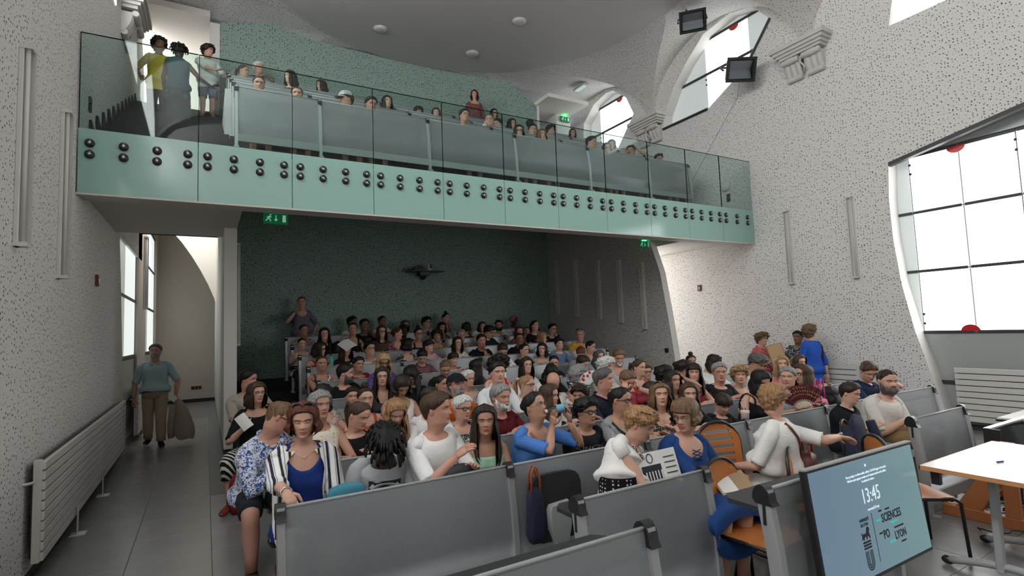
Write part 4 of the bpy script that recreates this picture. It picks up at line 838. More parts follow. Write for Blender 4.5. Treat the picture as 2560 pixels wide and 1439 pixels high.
        hd=fd if fd is not None else (W-E); hd=hd/np.linalg.norm(hd); P.wr[side]=rz_(math.radians(rot))@W+base
        hand(g,W,hd,Ry@A_([-k*.35,.25,-1.]),k,s*.98,tone,.5 if ps[side]!='hang' else .35)
        if slv!='n':
            lim={'s':7,'t':5,'l':12,'h':10}[slv]; pp=A_(path[:lim]); rr=rad[:lim]+A_([.014,.014,.015,.016,.017,.018,.019,.016,.014,.013,.014,.016])[:lim]*(.85 if slv in 'sth' else .9)
            if slv in 's': pp=np.concatenate([pp,[E-(E-S0)*.08]]); rr=np.append(rr,rr[-1]+.004)
            sleeves.append((pp,rr))
    # --- legs
    LW={}
    for k in (-1,1):
        if sit:
            lrot=rz_(math.radians(legdir)); h0=hip+lrot@A_([k*.085*s,.0,.065*s]); kn=hip+lrot@A_([k*.11*s,-.43*s,.075*s]); an=hip+lrot@A_([k*.10*s,-.40*s,-hip[2]+.085]); toe=lrot@A_([k*.04,-1.,0])
        else:
            lrot=rz_(math.radians(legdir)); h0=hip+lrot@A_([k*.085*s,0,.02]); st=stride*k; kn=hip*A_([1,1,.54])+lrot@A_([k*.095*s,-.02-st*.5-.05*abs(stride),0]); an=A_([hip[0],hip[1],.085])+lrot@A_([k*.10*s,.02-st,.0 if st>=0 else .03]); toe=lrot@A_([k*.18,-1.,0])
        path=[h0,h0+(kn-h0)*.3,h0+(kn-h0)*.65,h0+(kn-h0)*.92,kn+(an-kn)*.03+(A_([0,-.012,0])),kn+(an-kn)*.2,kn+(an-kn)*.45,kn+(an-kn)*.75,an]
        rad=A_([.088,.082,.070,.060,.058,.054,.053,.042,.036])*s*(.5+.5*fat); g.tube(path,rad,10,1,tone); LW[k]=(path,rad,an,toe)
        toe=toe/np.linalg.norm(toe); foot=[an+A_([0,0,-.02])-toe*.05,an+A_([0,0,-.045])-toe*.0,an+toe*.06+A_([0,0,-.055]),an+toe*.12+A_([0,0,-.064]),an+toe*.17+A_([0,0,-.07])]
        LW[k]+=(foot,); g.tube(foot,A_([.034,.040,.040,.037,.022])*s,10,.62,tone)
    B=g.obj('person','skin',None,loc=tuple(base),rz=math.radians(rot),label=label,cat='person',group=group)
    P.o=B; P.hp=hp; P.H=H; P.torso=torso; P.base=base; P.Rh=Rh; P.hs=hs; P.hip=hip; P.spine=spine
    # --- shirt
    if top:
        sp=top.split('/'); nk=sp[2]; tn,dip,pw={'c':(.972,.05,1.5),'v':(.972,.24,3.5),'o':(.965,.14,1.4),'t':(.925,.14,1.3),'p':(.985,.05,2.0),'d':(.965,.36,2.2),'b':(.80,.03,1.0)}[nk]
        q=G(); na=N; m=16; e=.013*s if nk!='t' else .009*s; aa=np.linspace(0,2*PI,na,endpoint=False); tt=tn-dip*np.clip(np.cos(aa),0,1)**pw
        if nk in 'tb' : tt=tt-.055*np.abs(np.sin(aa))**4
        hem=.05 if sit else -.02; rows=[]
        if not sit and tuck: hem=.07
        if not sit and not tuck:
            for dz in (.16,.08): rr=torso(aa,np.full(na,.02),e+.016); rows.append(rr-A_([0,0,dz]))
        for i in range(m):
            t=hem+(tt-hem)*i/(m-1); rip=.004*np.sin(aa*7+i*1.3+pos[0]*9)*np.sin(i*.9+aa*2)+.004*np.sin(aa*3+i*.7); rows.append(torso(aa,np.clip(t,0,1),e+(.010 if t.mean()<.2 else 0)+rip*(i<m-2)+(.012*np.sin(min(1,i/3.)*PI) if i<3 else 0)))
        last=torso(aa,np.clip(tt,0,1),-.004); q.grid(np.stack(rows+[last]),True)
        for pp,rr in (sleeves if not open_top else []):
            q.tube(pp,rr,12)
        if nk in 'tb' and nk!='b':
            for k in (-1,1):
                pts=[torso(A_(k*w_),A_(t),.008*s) for w_,t in ((.62,.78),(.60,.86),(.72,.92),(1.1,.955),(1.9,.955),(2.35,.90),(2.4,.82))]; q.tube(A_(pts),.017*s,6,.4)
        if nk=='b':
            for k in (-1,1):
                pts=[torso(A_(k*w_),A_(t),.006*s) for w_,t in ((.62,.74),(.60,.84),(.66,.91),(1.1,.955),(1.9,.955),(2.35,.88),(2.4,.76))]; q.tube(A_(pts),.005*s,5,.6)
        if nk=='p':
            for k in (-1,1):
                pts=[torso(A_(k*w_),A_(t),.016*s) for w_,t in ((.10,.925),(.45,.955),(1.0,.98),(1.7,.988),(2.6,.992),(3.1,.992))]; q.tube(A_(pts),.020*s,6,.45)
        P.top=q.obj('shirt' ,cloth(sp[0]),B)
        if len(sp)>3:    # raglan / second colour panel
            pass
    if open_top:  # open overshirt: back and sides only, front left open
        q=G(); aa=np.linspace(.62,2*PI-.62,N); rows=[]
        for i in range(14):
            u=i/13; t=.04+u*(.955-.04); a_=aa*1.0; op=.62-.18*(u>.8)*(u-.8)*5; a_=np.linspace(op,2*PI-op,N); rows.append(torso(a_,np.full(N,t),.028*s+.010*np.sin(a_*6+i)))
        q.grid(np.stack(rows),False)
        for pp,rr in sleeves: q.tube(pp,rr*1.18,12)
        q.obj('overshirt',cloth(open_top),B)
    # --- trousers / skirt
    if legs:
        q=G(); ls=legs.split('/'); ln={'l':9,'h':4,'k':5,'m':7}[ls[1]] if len(ls)>1 and ls[1] in 'lhkm' else 9
        if len(ls)>1 and ls[1]=='skirt':
            if sit:
                y0=-.02; rows=[]
                for u in np.linspace(0,1,8): 
                    c=hip+A_([0,-.46*s*u,.08]); a_=np.linspace(0,2*PI,18,endpoint=False); rows.append(np.stack([c[0]+(.225+.02*u)*s*fat*np.sin(a_),np.full(18,c[1]-.03*u),c[2]-.01+(.125-.01*u)*s*fat*np.cos(a_)],-1))
                for dz in (.05,.11): rows.append(rows[7]+A_([0,-.02,-dz])*A_([1,1,1.]))
                q.grid(np.stack(rows),True)
            else:
                rows=[]; a_=np.linspace(0,2*PI,24,endpoint=False); zb=float(ls[2]) if len(ls)>2 else .35
                for u in np.linspace(0,1,9): z=hip[2]+.08-(hip[2]+.08-zb)*u; r=1+.25*u; rp=1+.05*u*np.sin(a_*7); rows.append(np.stack([hip[0]+.185*s*r*rp*np.sin(a_),hip[1]+.145*s*r*rp*np.cos(a_),np.full(24,z)],-1))
                q.grid(np.stack(rows),True)
        else:
            for k in (-1,1): path,rad=LW[k][0],LW[k][1]; q.tube(A_(path[:ln]),rad[:ln]+A_([.014,.016,.016,.018,.02,.022,.024,.026,.030])[:ln],12)
            rows=[torso(ua,np.full(N,t),.011) for t in (0,.05,.11,.16)]; 
            if not sit: rows=[torso(ua,np.full(N,0.),.012)-A_([0,0,.07])]+rows
            q.grid(np.stack(rows),True,None,True,False)
        q.obj('skirt' if len(ls)>1 and ls[1]=='skirt' else 'trousers',cloth(ls[0]),B)
    if shoes:
        for k in (-1,1):
            q=G(); foot=A_(LW[k][4]); q.tube(foot+A_([0,0,.0]),A_([.040,.047,.047,.044,.028])*s,10,.66); q.obj('shoe',cloth(shoes),B)
    for c0,c1 in P.eyes:
        if lids: continue
        q=G(); q.ball(c0,(.0118*hs,.0118*hs,.0118*hs),12,9); eb=q.obj('eyeball','eye_white',B)
        q=G(); d=c1-c0; d/=np.linalg.norm(d); q.ball(c0+d*.0072*hs,(.0052*hs,.0052*hs,.0052*hs),10,7); q.obj('iris','eye_dark',eb)
    make_hair(P,hair,B,detail)
    if beard: make_beard(P,beard,B)
    if glasses: make_glasses(P,glasses,B)
    return P
def hand(g,W,d,pn,k,s,tone,curl=.5):
    pn=pn-d*(pn@d); pn/=np.linalg.norm(pn)+1e-9; sd=np.cross(d,pn)*1.0  # sideways across the palm
    if (sd@A_([1.,0,0]))*k>0: sd=-sd       # thumb side points inwards
    g.tube([W-d*.01,W+d*.025*s,W+d*.055*s,W+d*.085*s],A_([.027,.036,.041,.037])*s,10,.42,tone,ref=sd)
    for i,(o,l) in enumerate(((.030,.072),(.011,.082),(-.009,.077),(-.028,.060))):
        p=W+d*.078*s+sd*o*s; pts=[p]; dd=d.copy()
        for j in range(3):
            an=curl*(.35+.25*j); dd=dd*math.cos(an)+pn*math.sin(an); dd/=np.linalg.norm(dd); pts.append(pts[-1]+dd*l*s*(.42,.32,.26)[j])
        g.tube(pts,A_([.0095,.0092,.0082,.0062])*s,6,1,tone)
    p=W+d*.022*s+sd*.030*s; t1=(sd*.75+d*.7+pn*.25); t1/=np.linalg.norm(t1); t2=(d+pn*.3+sd*.1); t2/=np.linalg.norm(t2); g.tube([p,p+t1*.035*s,p+t1*.035*s+t2*.030*s,p+t1*.035*s+t2*.052*s],A_([.013,.0115,.010,.007])*s,6,1,tone)
def make_hair(P,spec,B,detail=0):
    sp=spec.split(':'); st=sp[0]; col=sp[1]; opt=sp[2:] ; hs=P.hs; hh=.228*hs; hp=P.hp
    if st=='none': return
    rng=np.random.default_rng(sum(map(ord,spec))%1000+int(P.H[2]*1000)%997); m=44 if detail else 34; a=np.linspace(0,2*PI,m,endpoint=False); aw=np.abs((a+PI)%(2*PI)-PI)  # 0 front .. pi back
    pr={'short':(.020,.80,.50,.10,.004),'buzz':(.007,.83,.52,.14,.0015),'crop':(.030,.76,.46,.06,.009),'pull':(.011,.85,.52,.10,.002),'bob':(.024,.80,.30,.0,.005),'long':(.023,.82,.3,.0,.005),'curly':(.042,.74,.36,-.05,.015),'bald':(.010,.60,.50,.10,.004),'bigcurl':(.075,.72,.25,-.2,.022),'bowl':(.024,.63,.46,.08,.003),'bang':(.022,.68,.3,0,.004),'scarf':(.022,.80,.34,-.05,.004),'dread':(.03,.66,.40,.05,.008)}[st]
    e,hf,hsd,hb,nz=pr; g=G(); part=.012*(rng.random()-.5)
    if st=='bald':
        rows=[]; sel=np.linspace(1.15,2*PI-1.15,m); top_=.62
        for u in np.linspace(0,1,6): h=top_+(hb-top_)*u; hv=np.full(m,h); x,y=head_surf(sel,hv,.004+e*math.sin(PI*min(.8,u+.15)),0); rows.append(np.stack([x*hs,y*hs,(hv-.5)*hh],-1)@P.Rh.T+P.H)
        g.grid(np.stack(rows),False); g.obj('hair',hair_mat(col),B); return
    # hairline height per azimuth
    end=np.interp(aw,[0,.45,.85,1.15,1.5,1.9,2.4,PI],[hf,hf-.01,hf-.10,hsd+.10,hsd,hsd-.08,hb+.03,hb])
    if st in('bang','bowl'): end=np.interp(aw,[0,.5,.9,1.2,1.6,2.4,PI],[hf,hf-.01,hf-.06,hsd+.05,hsd,hb+.05,hb])
    n=15; rows=[]; jit=rng.normal(0,1,(n+12,m)); jit=(jit+np.roll(jit,1,1)+np.roll(jit,-1,1))/3; jit=.18*jit+.9*jit[:1]
    if st in('curly','bigcurl','crop','dread'): jit=rng.normal(0,1,(n+12,m))
    strand=.0035*np.sin(a*9+rng.random()*6)+.002*np.sin(a*17+rng.random()*6)
    for i in range(n):
        u=i/(n-1); h=1.0-(1-end)*(u**.75); ee=e*(1-.25*u) if st in('curly','bigcurl','bob','long','bang','dread') else e*(1-.9*u**3.2); ee=(np.full(m,-.004) if i in(0,n-1) else ee+jit[i]*nz*(u>.05)+strand*(u>.2))
        if st not in('buzz','bald'): ee=ee*np.where((aw<.9)&(u>.85),.55,1)
        x,y=head_surf(a,h,ee,0); z=(h-.5)*hh+ (e*hs*.9 if True else 0)*np.clip((h-.8)/.2,0,1); rows.append(np.stack([x*hs,y*hs,z*np.ones(m)],-1)@P.Rh.T+P.H)
    g.grid(np.stack(rows),True)
    if st in('bob','long','bang'):
        Lg=float(opt[0]) if opt and st!='bang' else (.05 if st!='bang' else (float(opt[0]) if opt else .22)); op=.80 if st!='bang' else .95
        sel=np.linspace(op,2*PI-op,m); sw=np.abs((sel+PI)%(2*PI)-PI); k=14; back=np.clip((sw-1.2)/1.2,0,1)
        for lay,(eo,sc_) in enumerate(((e,1.0),(-.004,.96))):
            rows=[]; x0,y0=head_surf(sel,np.full(m,.50),eo,0)
            for i in range(k):
                u=i/(k-1)
                if u<.35:
                    h=.80-(.80-.42)*(u/.35); x,y=head_surf(sel,np.full(m,h),eo+strand*0+jit[i,:]*nz*.5,0); q=np.stack([x*hs,y*hs,np.full(m,(h-.5)*hh)],-1)@P.Rh.T+P.H
                    if lay==0: lastq=q
                    else: lastq2=q
                    q0=q
                else:
                    v=(u-.35)/.65; dz=v*(.42*hh+Lg*hs); out=(q0-P.H); out[:,2]=0; out/=np.linalg.norm(out,axis=1)[:,None]+1e-6
                    spread=(.018*math.sin(v*PI*.9)+.03*v*back+ (.004*v if Lg>.15 else -.022*v*v))*hs
                    wav=.006*np.sin(v*9+sel*6)+jit[i,:]*nz
                    q=q0+out*(spread+wav)[:,None]-A_([0,0,1.])*dz; q[:,1]+=(.05*v*back-.02*v*(1-back))*hs*(1 if Lg>.12 else .2)
                    taper=1-.25*max(0,v-.75)/.25; cm=q0.mean(0); q[:,0]=cm[0]+(q[:,0]-cm[0])*taper
                rows.append(q)
            g.grid(np.stack(rows),False)
    if 'bun' in opt: g.ball(hp(0,.105,.80 if 'high' in opt else .55),(.042*hs,.04*hs,.042*hs),12,9,None,P.Rh)
    if 'topbun' in opt: g.ball(hp(0,.02,1.10),(.045*hs,.045*hs,.04*hs),12,9,None,P.Rh)
    if 'tail' in opt:
        b0=hp(0,.10,.62); dn=A_([0,.03,0]); pts=[b0,b0+P.Rh@A_([0,.05,.01]),b0+P.Rh@A_([0,.065,0])-A_([0,0,.06]),b0+P.Rh@A_([0,.055,0])-A_([0,0,.15]),b0+P.Rh@A_([0,.045,0])-A_([0,0,.24])]; g.tube(pts,A_([.016,.024,.030,.024,.006])*hs,10)
    if st=='dread':
        for i in range(70):
            aa=rng.uniform(0,2*PI); h=rng.uniform(.60,1.0); x,y=head_surf(A_([aa]),A_([h]),.02,0); p=hp(float(x[0]),float(y[0]),h); o=P.Rh@A_([float(x[0]),float(y[0]),.03]); o/=np.linalg.norm(o); L=rng.uniform(.04,.085)*hs; g.tube([p-o*.01,p+o*.03,p+o*.045-A_([0,0,L*.5]),p+o*.045-A_([0,0,L])],A_([.009,.010,.009,.006])*hs,5)
    o=g.obj('hair' if st!='scarf' else 'headscarf',hair_mat(col) if st!='scarf' else cloth(opt[0]),B)
def make_beard(P,spec,B):
    sp=spec.split(':'); e={'full':.014,'stub':.002,'long':.024,'goat':.010}[sp[0]]; sel=np.linspace(-1.45,1.45,24) if sp[0]!='goat' else np.linspace(-.55,.55,14); hs=P.hs; hh=.228*hs; g=G(); rows=[]
    for u in np.linspace(0,1,9):
        top_=np.interp(np.abs(sel),[0,.16,.30,.6,1.0,1.45],[.165,.17,.255,.26,.30,.46]); h=top_+( -.10-(.08 if sp[0]=='long' else 0)-top_)*u; x,y=head_surf(sel,h,.0015+e*math.sin(PI*min(1,u*1.0+.08)),.6); rows.append(np.stack([x*hs,y*hs,(h-.5)*hh],-1)@P.Rh.T+P.H)
    g.grid(np.stack(rows),False); g.obj('beard',hair_mat(sp[1]),B)
    q=G(); rows=[]; s2=np.linspace(-.34,.34,10)
    for h in (.30,.275,.25): x,y=head_surf(s2,np.full(10,h),.003+(.004 if h==.275 else 0),1); rows.append(np.stack([x*hs,y*hs,np.full(10,(h-.5)*hh)],-1)@P.Rh.T+P.H)
    q.grid(np.stack(rows),False); q.obj('moustache',hair_mat(sp[1]),B)
mat('eye_white',(.40,.37,.35),.3); mat('eye_dark',(.02,.013,.01),.15); mat('spec_black',(.012,.012,.014),.25); mat('spec_metal',(.4,.36,.3),.3,metal=.8); mat('shade_lens',(.008,.008,.01),.06)
def make_glasses(P,kind,B):
    on='up' in kind; dark='sun' in kind; m='spec_metal' if 'wire' in kind else 'spec_black'; g=G(); r=.0022 if 'wire' in kind else .0034; hz=.51 if not on else .90; yy=-.094 if not on else -.078
    if on: yy=-.070; hz=.965
    rw=.024 if not dark else .030
    for sx in (-1,1):
        a=np.linspace(0,2*PI,15)[:-1]; c=(sx*.033,yy,hz); pts=[P.hp(c[0]+rw*math.cos(t),c[1]+.010*abs(c[0]+rw*math.cos(t))/.05,c[2]+(rw*.78/.228)*math.sin(t)) for t in a]; pts.append(pts[0]); g.tube(A_(pts),r*P.hs,5)
        g.tube(A_([P.hp(sx*.057,yy+.012,hz+.02),P.hp(sx*(.078 if not on else .088),-.03,hz+.0),P.hp(sx*(.082 if not on else .092),.02,hz-.03)]),r*P.hs,5)
    g.tube(A_([P.hp(-.010,yy-.002,hz+.01),P.hp(.010,yy-.002,hz+.01)]),r*P.hs,5); o=g.obj('glasses',m,B)
    for sx in (-1,1):
        q=G(); a=np.linspace(0,2*PI,15)[:-1]; ring=A_([P.hp(sx*.033+rw*.95*math.cos(t),yy+.010*abs(sx*.033+rw*math.cos(t))/.05,hz+(rw*.74/.228)*math.sin(t)) for t in a]); q.v.append(ring); q.n=14; q.f.append(list(range(14)))
        if dark: q.obj('lens','shade_lens',o)
        elif True and 'lens' in kind: q.obj('lens','lens_clear',o)
def make_cap(P,col,B,brimdir=0):
    hs=P.hs; hh=.228*hs; g=G(); a=np.linspace(0,2*PI,32,endpoint=False); rows=[]
    for u in np.linspace(0,1,8): h=1.0-.32*u**.8; x,y=head_surf(a,np.full(32,h),.024,0); rows.append(np.stack([x*hs,y*hs,np.full(32,(h-.5)*hh+.02*(1-u))],-1)@P.Rh.T+P.H)
    g.grid(np.stack(rows),True,None,True,False)
    rows=[]; R=P.Rh@rz_(math.radians(brimdir))
    for i in range(5):
        u=i/4; aa=np.linspace(-1.15,1.15,14); x=.082*np.sin(aa)*(1+.0*u); y=-(.108+.075*u*np.cos(aa)*1.1)*np.cos(aa*.75); z=np.full(14,.18*hh-.018*u)-.010*np.abs(np.sin(aa)); rows.append(np.stack([x*hs,y*hs,z],-1)@R.T+P.H)
    g.grid(np.stack(rows),False); g.grid(np.stack(rows)-A_([0,0,.004]),False); return g.obj('cap',cloth(col),B)
PP={1:(1.77,11.95,2.51,1.00,-1),2:(2.82,11.97,2.07,0.93,9),3:(2.86,11.09,1.98,0.77,8),4:(3.49,11.97,2.07,0.93,9),5:(4.03,11.97,1.96,0.93,9),6:(4.56,11.97,2.02,0.93,9),7:(5.06,11.97,2.11,0.93,9),8:(4.58,11.09,1.88,0.77,8),9:(1.68,11.09,1.91,0.77,8),10:(1.99,10.21,1.82,0.61,7),11:(2.40,10.21,1.90,0.61,7),12:(2.88,10.21,1.83,0.61,7),13:(3.19,10.21,1.78,0.61,7),14:(3.71,11.09,1.83,0.77,8),15:(3.68,10.21,1.76,0.61,7),16:(4.10,10.21,1.71,0.61,7),17:(1.60,10.21,1.66,0.61,7),18:(1.66,9.33,1.57,0.45,6),19:(2.17,10.21,1.57,0.61,7),20:(2.11,9.33,1.55,0.45,6),21:(2.48,9.33,1.53,0.45,6),22:(2.70,10.21,1.65,0.61,7),23:(3.22,9.33,1.56,0.45,6),24:(3.55,9.33,1.53,0.45,6),25:(4.17,9.33,1.56,0.45,6),26:(1.53,8.45,1.38,0.29,5),27:(2.08,8.45,1.33,0.29,5),28:(2.22,7.57,1.40,0.13,4),29:(3.13,8.45,1.39,0.29,5),30:(3.17,7.57,1.24,0.13,4),31:(3.69,8.45,1.31,0.29,5),32:(1.68,7.57,1.27,0.13,4),33:(1.89,6.63,1.26,0.02,3),34:(2.21,6.63,1.25,0.02,3),35:(2.64,6.63,1.10,0.02,3),36:(1.81,5.68,1.22,0.00,2),37:(0.48,7.57,1.28,0.13,4),38:(0.50,6.63,1.19,0.02,3),39:(0.93,4.74,1.22,0.00,1),40:(1.04,5.68,1.19,0.00,2),41:(1.64,6.63,1.05,0.02,3),42:(1.52,5.68,1.12,0.00,2),43:(1.17,4.74,1.10,0.00,1),44:(1.47,4.74,1.09,0.00,1),45:(1.81,4.74,1.17,0.00,1),46:(0.62,4.74,1.16,0.00,1),47:(0.57,3.80,1.25,0.00,0),48:(1.12,3.80,1.02,0.00,0),50:(4.65,10.21,1.69,0.61,7),52:(5.22,11.09,1.86,0.77,8),53:(5.56,11.09,1.86,0.77,8),54:(5.32,10.21,1.75,0.61,7),55:(6.04,11.09,1.88,0.77,8),56:(6.97,11.97,2.01,0.93,9),57:(6.82,11.09,1.72,0.77,8),58:(6.49,10.21,1.84,0.61,7),59:(6.07,10.21,1.72,0.61,7),60:(5.55,9.33,1.58,0.45,6),61:(4.68,9.33,1.58,0.45,6),62:(6.10,9.33,1.57,0.45,6),64:(6.97,10.21,1.75,0.61,7),65:(7.09,9.33,1.60,0.45,6),66:(5.90,8.45,1.47,0.29,5),67:(6.67,8.45,1.38,0.29,5),68:(4.66,8.45,1.41,0.29,5),69:(5.12,8.45,1.39,0.29,5),70:(5.52,8.45,1.38,0.29,5),72:(3.70,7.57,1.22,0.13,4),73:(3.08,5.68,1.28,0.00,2),74:(3.58,6.63,1.29,0.02,3),75:(4.04,6.63,1.26,0.02,3),76:(5.17,7.57,1.20,0.13,4),77:(4.47,6.63,1.13,0.02,3),78:(5.79,7.57,1.32,0.13,4),79:(6.11,7.57,1.23,0.13,4),80:(5.80,6.63,1.27,0.02,3),81:(5.07,6.63,1.22,0.02,3),82:(4.73,5.68,1.24,0.00,2),83:(4.23,5.68,1.16,0.00,2),84:(3.85,5.68,1.10,0.00,2),86:(2.51,5.68,1.17,0.00,2),87:(3.03,6.63,1.14,0.02,3),88:(2.53,4.74,1.12,0.00,1),89:(3.46,5.68,1.10,0.00,2),90:(3.23,4.74,1.08,0.00,1),91:(3.95,4.74,1.19,0.00,1),92:(3.65,4.74,1.04,0.00,1),93:(2.93,3.80,1.05,0.00,0),94:(1.52,3.80,1.22,0.00,0),95:(2.06,4.74,1.06,0.00,1),96:(1.90,3.80,1.09,0.00,0),97:(2.38,3.80,1.15,0.00,0),98:(3.31,3.80,1.11,0.00,0),99:(4.35,4.74,1.15,0.00,1),100:(5.33,5.68,1.18,0.00,2),102:(6.39,6.63,0.99,0.02,3),103:(5.90,5.68,1.05,0.00,2),104:(6.12,5.68,1.10,0.00,2),105:(7.46,6.63,1.10,0.02,3),106:(5.28,4.74,1.16,0.00,1),107:(6.90,5.68,1.16,0.00,2),108:(4.95,4.74,1.09,0.00,1),109:(5.91,4.74,1.13,0.00,1),110:(6.22,4.74,1.06,0.00,1),112:(6.64,4.74,1.20,0.00,1),113:(9.35,6.53,1.42,0.00,-1),114:(7.20,4.74,1.14,0.00,1),115:(7.61,4.74,1.14,0.00,1),116:(9.36,5.60,1.55,0.00,-1),118:(5.66,3.80,1.12,0.00,0),119:(6.17,3.80,1.13,0.00,0),120:(5.46,3.80,1.12,0.00,0),121:(4.72,3.80,0.93,0.00,0),122:(4.20,3.80,1.08,0.00,0),123:(3.83,3.80,1.11,0.00,0),124:(4.52,4.74,1.00,0.00,1),127:(2.66,2.85,1.10,0.00,-1),128:(3.00,2.75,1.14,0.00,-1),129:(3.81,2.60,1.18,0.00,-1),130:(6.69,3.80,0.84,0.00,0),131:(7.63,3.80,1.06,0.00,0),132:(6.28,2.95,1.10,0.00,-1),133:(5.55,2.95,1.04,0.00,-1),140:(0.61,11.00,6.90,5.65,3),139:(0.94,11.90,7.45,6.10,4),141:(0.67,8.43,5.55,4.35,0),142:(1.20,8.43,5.49,4.35,0),143:(1.33,10.13,6.55,5.20,2),144:(2.04,11.00,6.90,5.65,3),145:(1.94,8.43,5.56,4.35,0),146:(2.34,8.43,5.55,4.35,0),147:(2.87,9.28,6.02,4.78,1),148:(3.82,10.13,6.33,5.20,2),149:(4.16,10.13,6.35,5.20,2),150:(4.03,8.43,5.65,4.35,0),152:(5.00,9.28,6.04,4.78,1),153:(6.54,11.90,7.44,6.10,4),154:(5.76,10.13,6.37,5.20,2),155:(5.94,10.13,6.44,5.20,2),156:(5.17,8.43,5.54,4.35,0),157:(7.09,11.00,6.91,5.65,3),158:(6.04,9.28,6.00,4.78,1),159:(5.68,8.43,5.55,4.35,0),160:(7.71,11.00,6.88,5.65,3),161:(8.42,11.00,6.89,5.65,3),162:(6.94,8.43,5.58,4.35,0),163:(7.32,8.43,5.51,4.35,0),164:(8.22,9.28,5.99,4.78,1),166:(8.01,8.43,5.54,4.35,0),167:(8.84,8.43,5.47,4.35,0),151:(5.93,11.75,7.76,6.10,-1)}

PP[139]=(.91,11.55,7.28,6.1,4); PP[153]=(6.46,11.75,7.37,6.1,4); PP[151]=(5.88,11.66,7.72,6.1,-1)
def spread_rows():
    rows={}
    for i,v in PP.items():
        if v[4]>=0: rows.setdefault((v[4],v[3]>3),[]).append(i)
    for ids in rows.values():
        ids.sort(key=lambda i:PP[i][0]); x0=[PP[i][0] for i in ids]; x=list(x0)
        for _ in range(30):
            for k in range(len(x)-1):
                g=.40-(x[k+1]-x[k])
                if g>0: x[k]-=g*.25; x[k+1]+=g*.25
            x=[max(a-.09,min(a+.09,b)) for a,b in zip(x0,x)]
        for i,xx in zip(ids,x): PP[i]=(xx,)+PP[i][1:]
spread_rows()
# id, yaw as seen from the camera (0 = towards it, + = to picture right), tilt, hair, skin, top, label, options
def W_(i,psi,tilt,hair,skin,top,label,**o):
    x,y,z,fl,row=PP[i]; x+=o.pop('dx',0); phi=-math.degrees(math.atan2(x,y))+psi; w=o.pop('w',0); kid=o.pop('kid',0)
    hs=o.pop('hs',.85 if kid else (.96 if w else 1.03)); ln=o.pop('ln',0); lead=.06+ln
    o.setdefault('fem',1 if w and not kid else 0); o.setdefault('sh',.94 if w else 1.04); o.setdefault('tyaw',max(-35,min(35,phi*.35)))
    if abs(fl-4.35)<.01: fl=4.2; o.setdefault('seat',.60); o.setdefault('legs','2c2e33/h')
    sit=o.get('sit',True); o.setdefault('pose','desk' if sit else 'hang')
    p=make_person((x+o.pop('bx',0),y+(lead if sit else .03)),fl,(x,y,z),phi,tilt,hair=hair,skin=skin,top=top,label=label,hs=hs,lean=ln,group='people on the balcony' if fl>3 else 'people in the hall',**o)
    if sit and row>=0:
        bb=BB if fl>3 else LB; nxt=row+1
        if nxt<len(bb): add_seat(bb[nxt],x)
    return p
PE={}
def Q(i,*a,**k): PE[i]=W_(i,*a,**k)
# ---- front row behind the long bench
Q(47,-4,10,'bob:rd:.0','1','1c3478/n/v','person in blue V-neck top and open striped overshirt gripping the bench end',w=1,detail=1,lids=1,glasses='sunup',open_top='stripe:e6e3dc:7486bd:2a2c34',legs='e2e0dc',shoes='6a3a30',arms={'L':((-.16,-.50,.90),(.3,-.4,-.8)),'R':'lap'})
Q(48,5,48,'dread:bk','4','b4b8be/s/c','person bent far forward in pale grey T-shirt with square dark chest print',detail=1,lids=1,ln=.14,arms={'L':'lap','R':'lap'})
Q(94,72,2,'short:br','r','e4e4e4/s/c','person in plain white T-shirt turned in profile, both hands raised in talk',detail=1,arms={'L':((.02,-.36,.92),(.7,-.3,.5)),'R':((.16,-.36,.80),(-.3,-.6,.5))})
Q(96,6,2,'long:db:.26','2','a2cdb4/n/b','person in strappy mint top looking sideways, hands in lap',w=1,detail=1,gaze=-1,arms={'L':'clasp','R':'clasp'})
Q(97,58,-12,'pull:bk:bun','2','4d7cc2/s/o','person in sky blue blouse drinking from a clear water bottle',w=1,detail=1,fat=1.1,glasses='wire',arms={'L':((.10,-.16,.99),(.1,-.2,1),(-.8,-.6,-1)),'R':((.22,-.24,1.02),(-.2,-.2,1),(1,-.4,-1))})
Q(93,42,4,'crop:bk','2','14161d/s/c','person in black glasses and navy T-shirt reading MUNCHEN',kid=1,hs=.95,detail=1,glasses='black',arms={'L':'lap','R':'lap'})
Q(98,62,6,'pull:bk:bun','2','fine:84868a:a6a8ac/s/o','person in heather grey T-shirt with black shoulder strap and dark glasses',w=1,detail=1,glasses='black')
Q(123,16,-4,'bob:lb:.06','1','floral:1b1b1b:b9b197:5c5b42/t/v','person in black and cream floral blouse, sunglasses pushed up on head',w=1,detail=1,glasses='sunup',arms={'L':'lap','R':'fold'})
Q(122,14,0,'long:br:.12','1','1c1d21/s/p','person in black polo shirt seated right behind the royal blue dress',w=1,kid=1,hs=.92,detail=1)
Q(121,28,32,'bowl:db','1','floral:1a1a1d:2c2c34:24242a/s/c','person in dark patterned T-shirt sipping from a pale cup through a straw',kid=1,detail=1,lids=1,arms={'L':'lap','R':((.11,-.20,.80),(-.1,-.4,.9))})
Q(120,42,26,'bob:bk:.10','1','17171a/n/t','person in black vest top and glasses leaning down over the bench',w=1,detail=1,glasses='black',ln=.1,arms={'L':'lap','R':'lap'})
Q(118,-12,0,'short:gy','1','a5c7d6/s/o','person in pale aqua top peering out behind the burgundy fan',w=1,detail=1,dx=.12)
Q(119,-48,0,'long:br:.18','1','c6c2c0/s/c','person in pale grey T-shirt and glasses holding an open burgundy fan',w=1,detail=1,glasses='black',arms={'L':((-.20,-.34,.80),(-.6,-.3,.6)),'R':'lap'})
Q(130,150,10,'long:bk:.10','1','22242a/s/c','person turned away, only dark head showing over the bench beside the fan',kid=1,seat=.35)
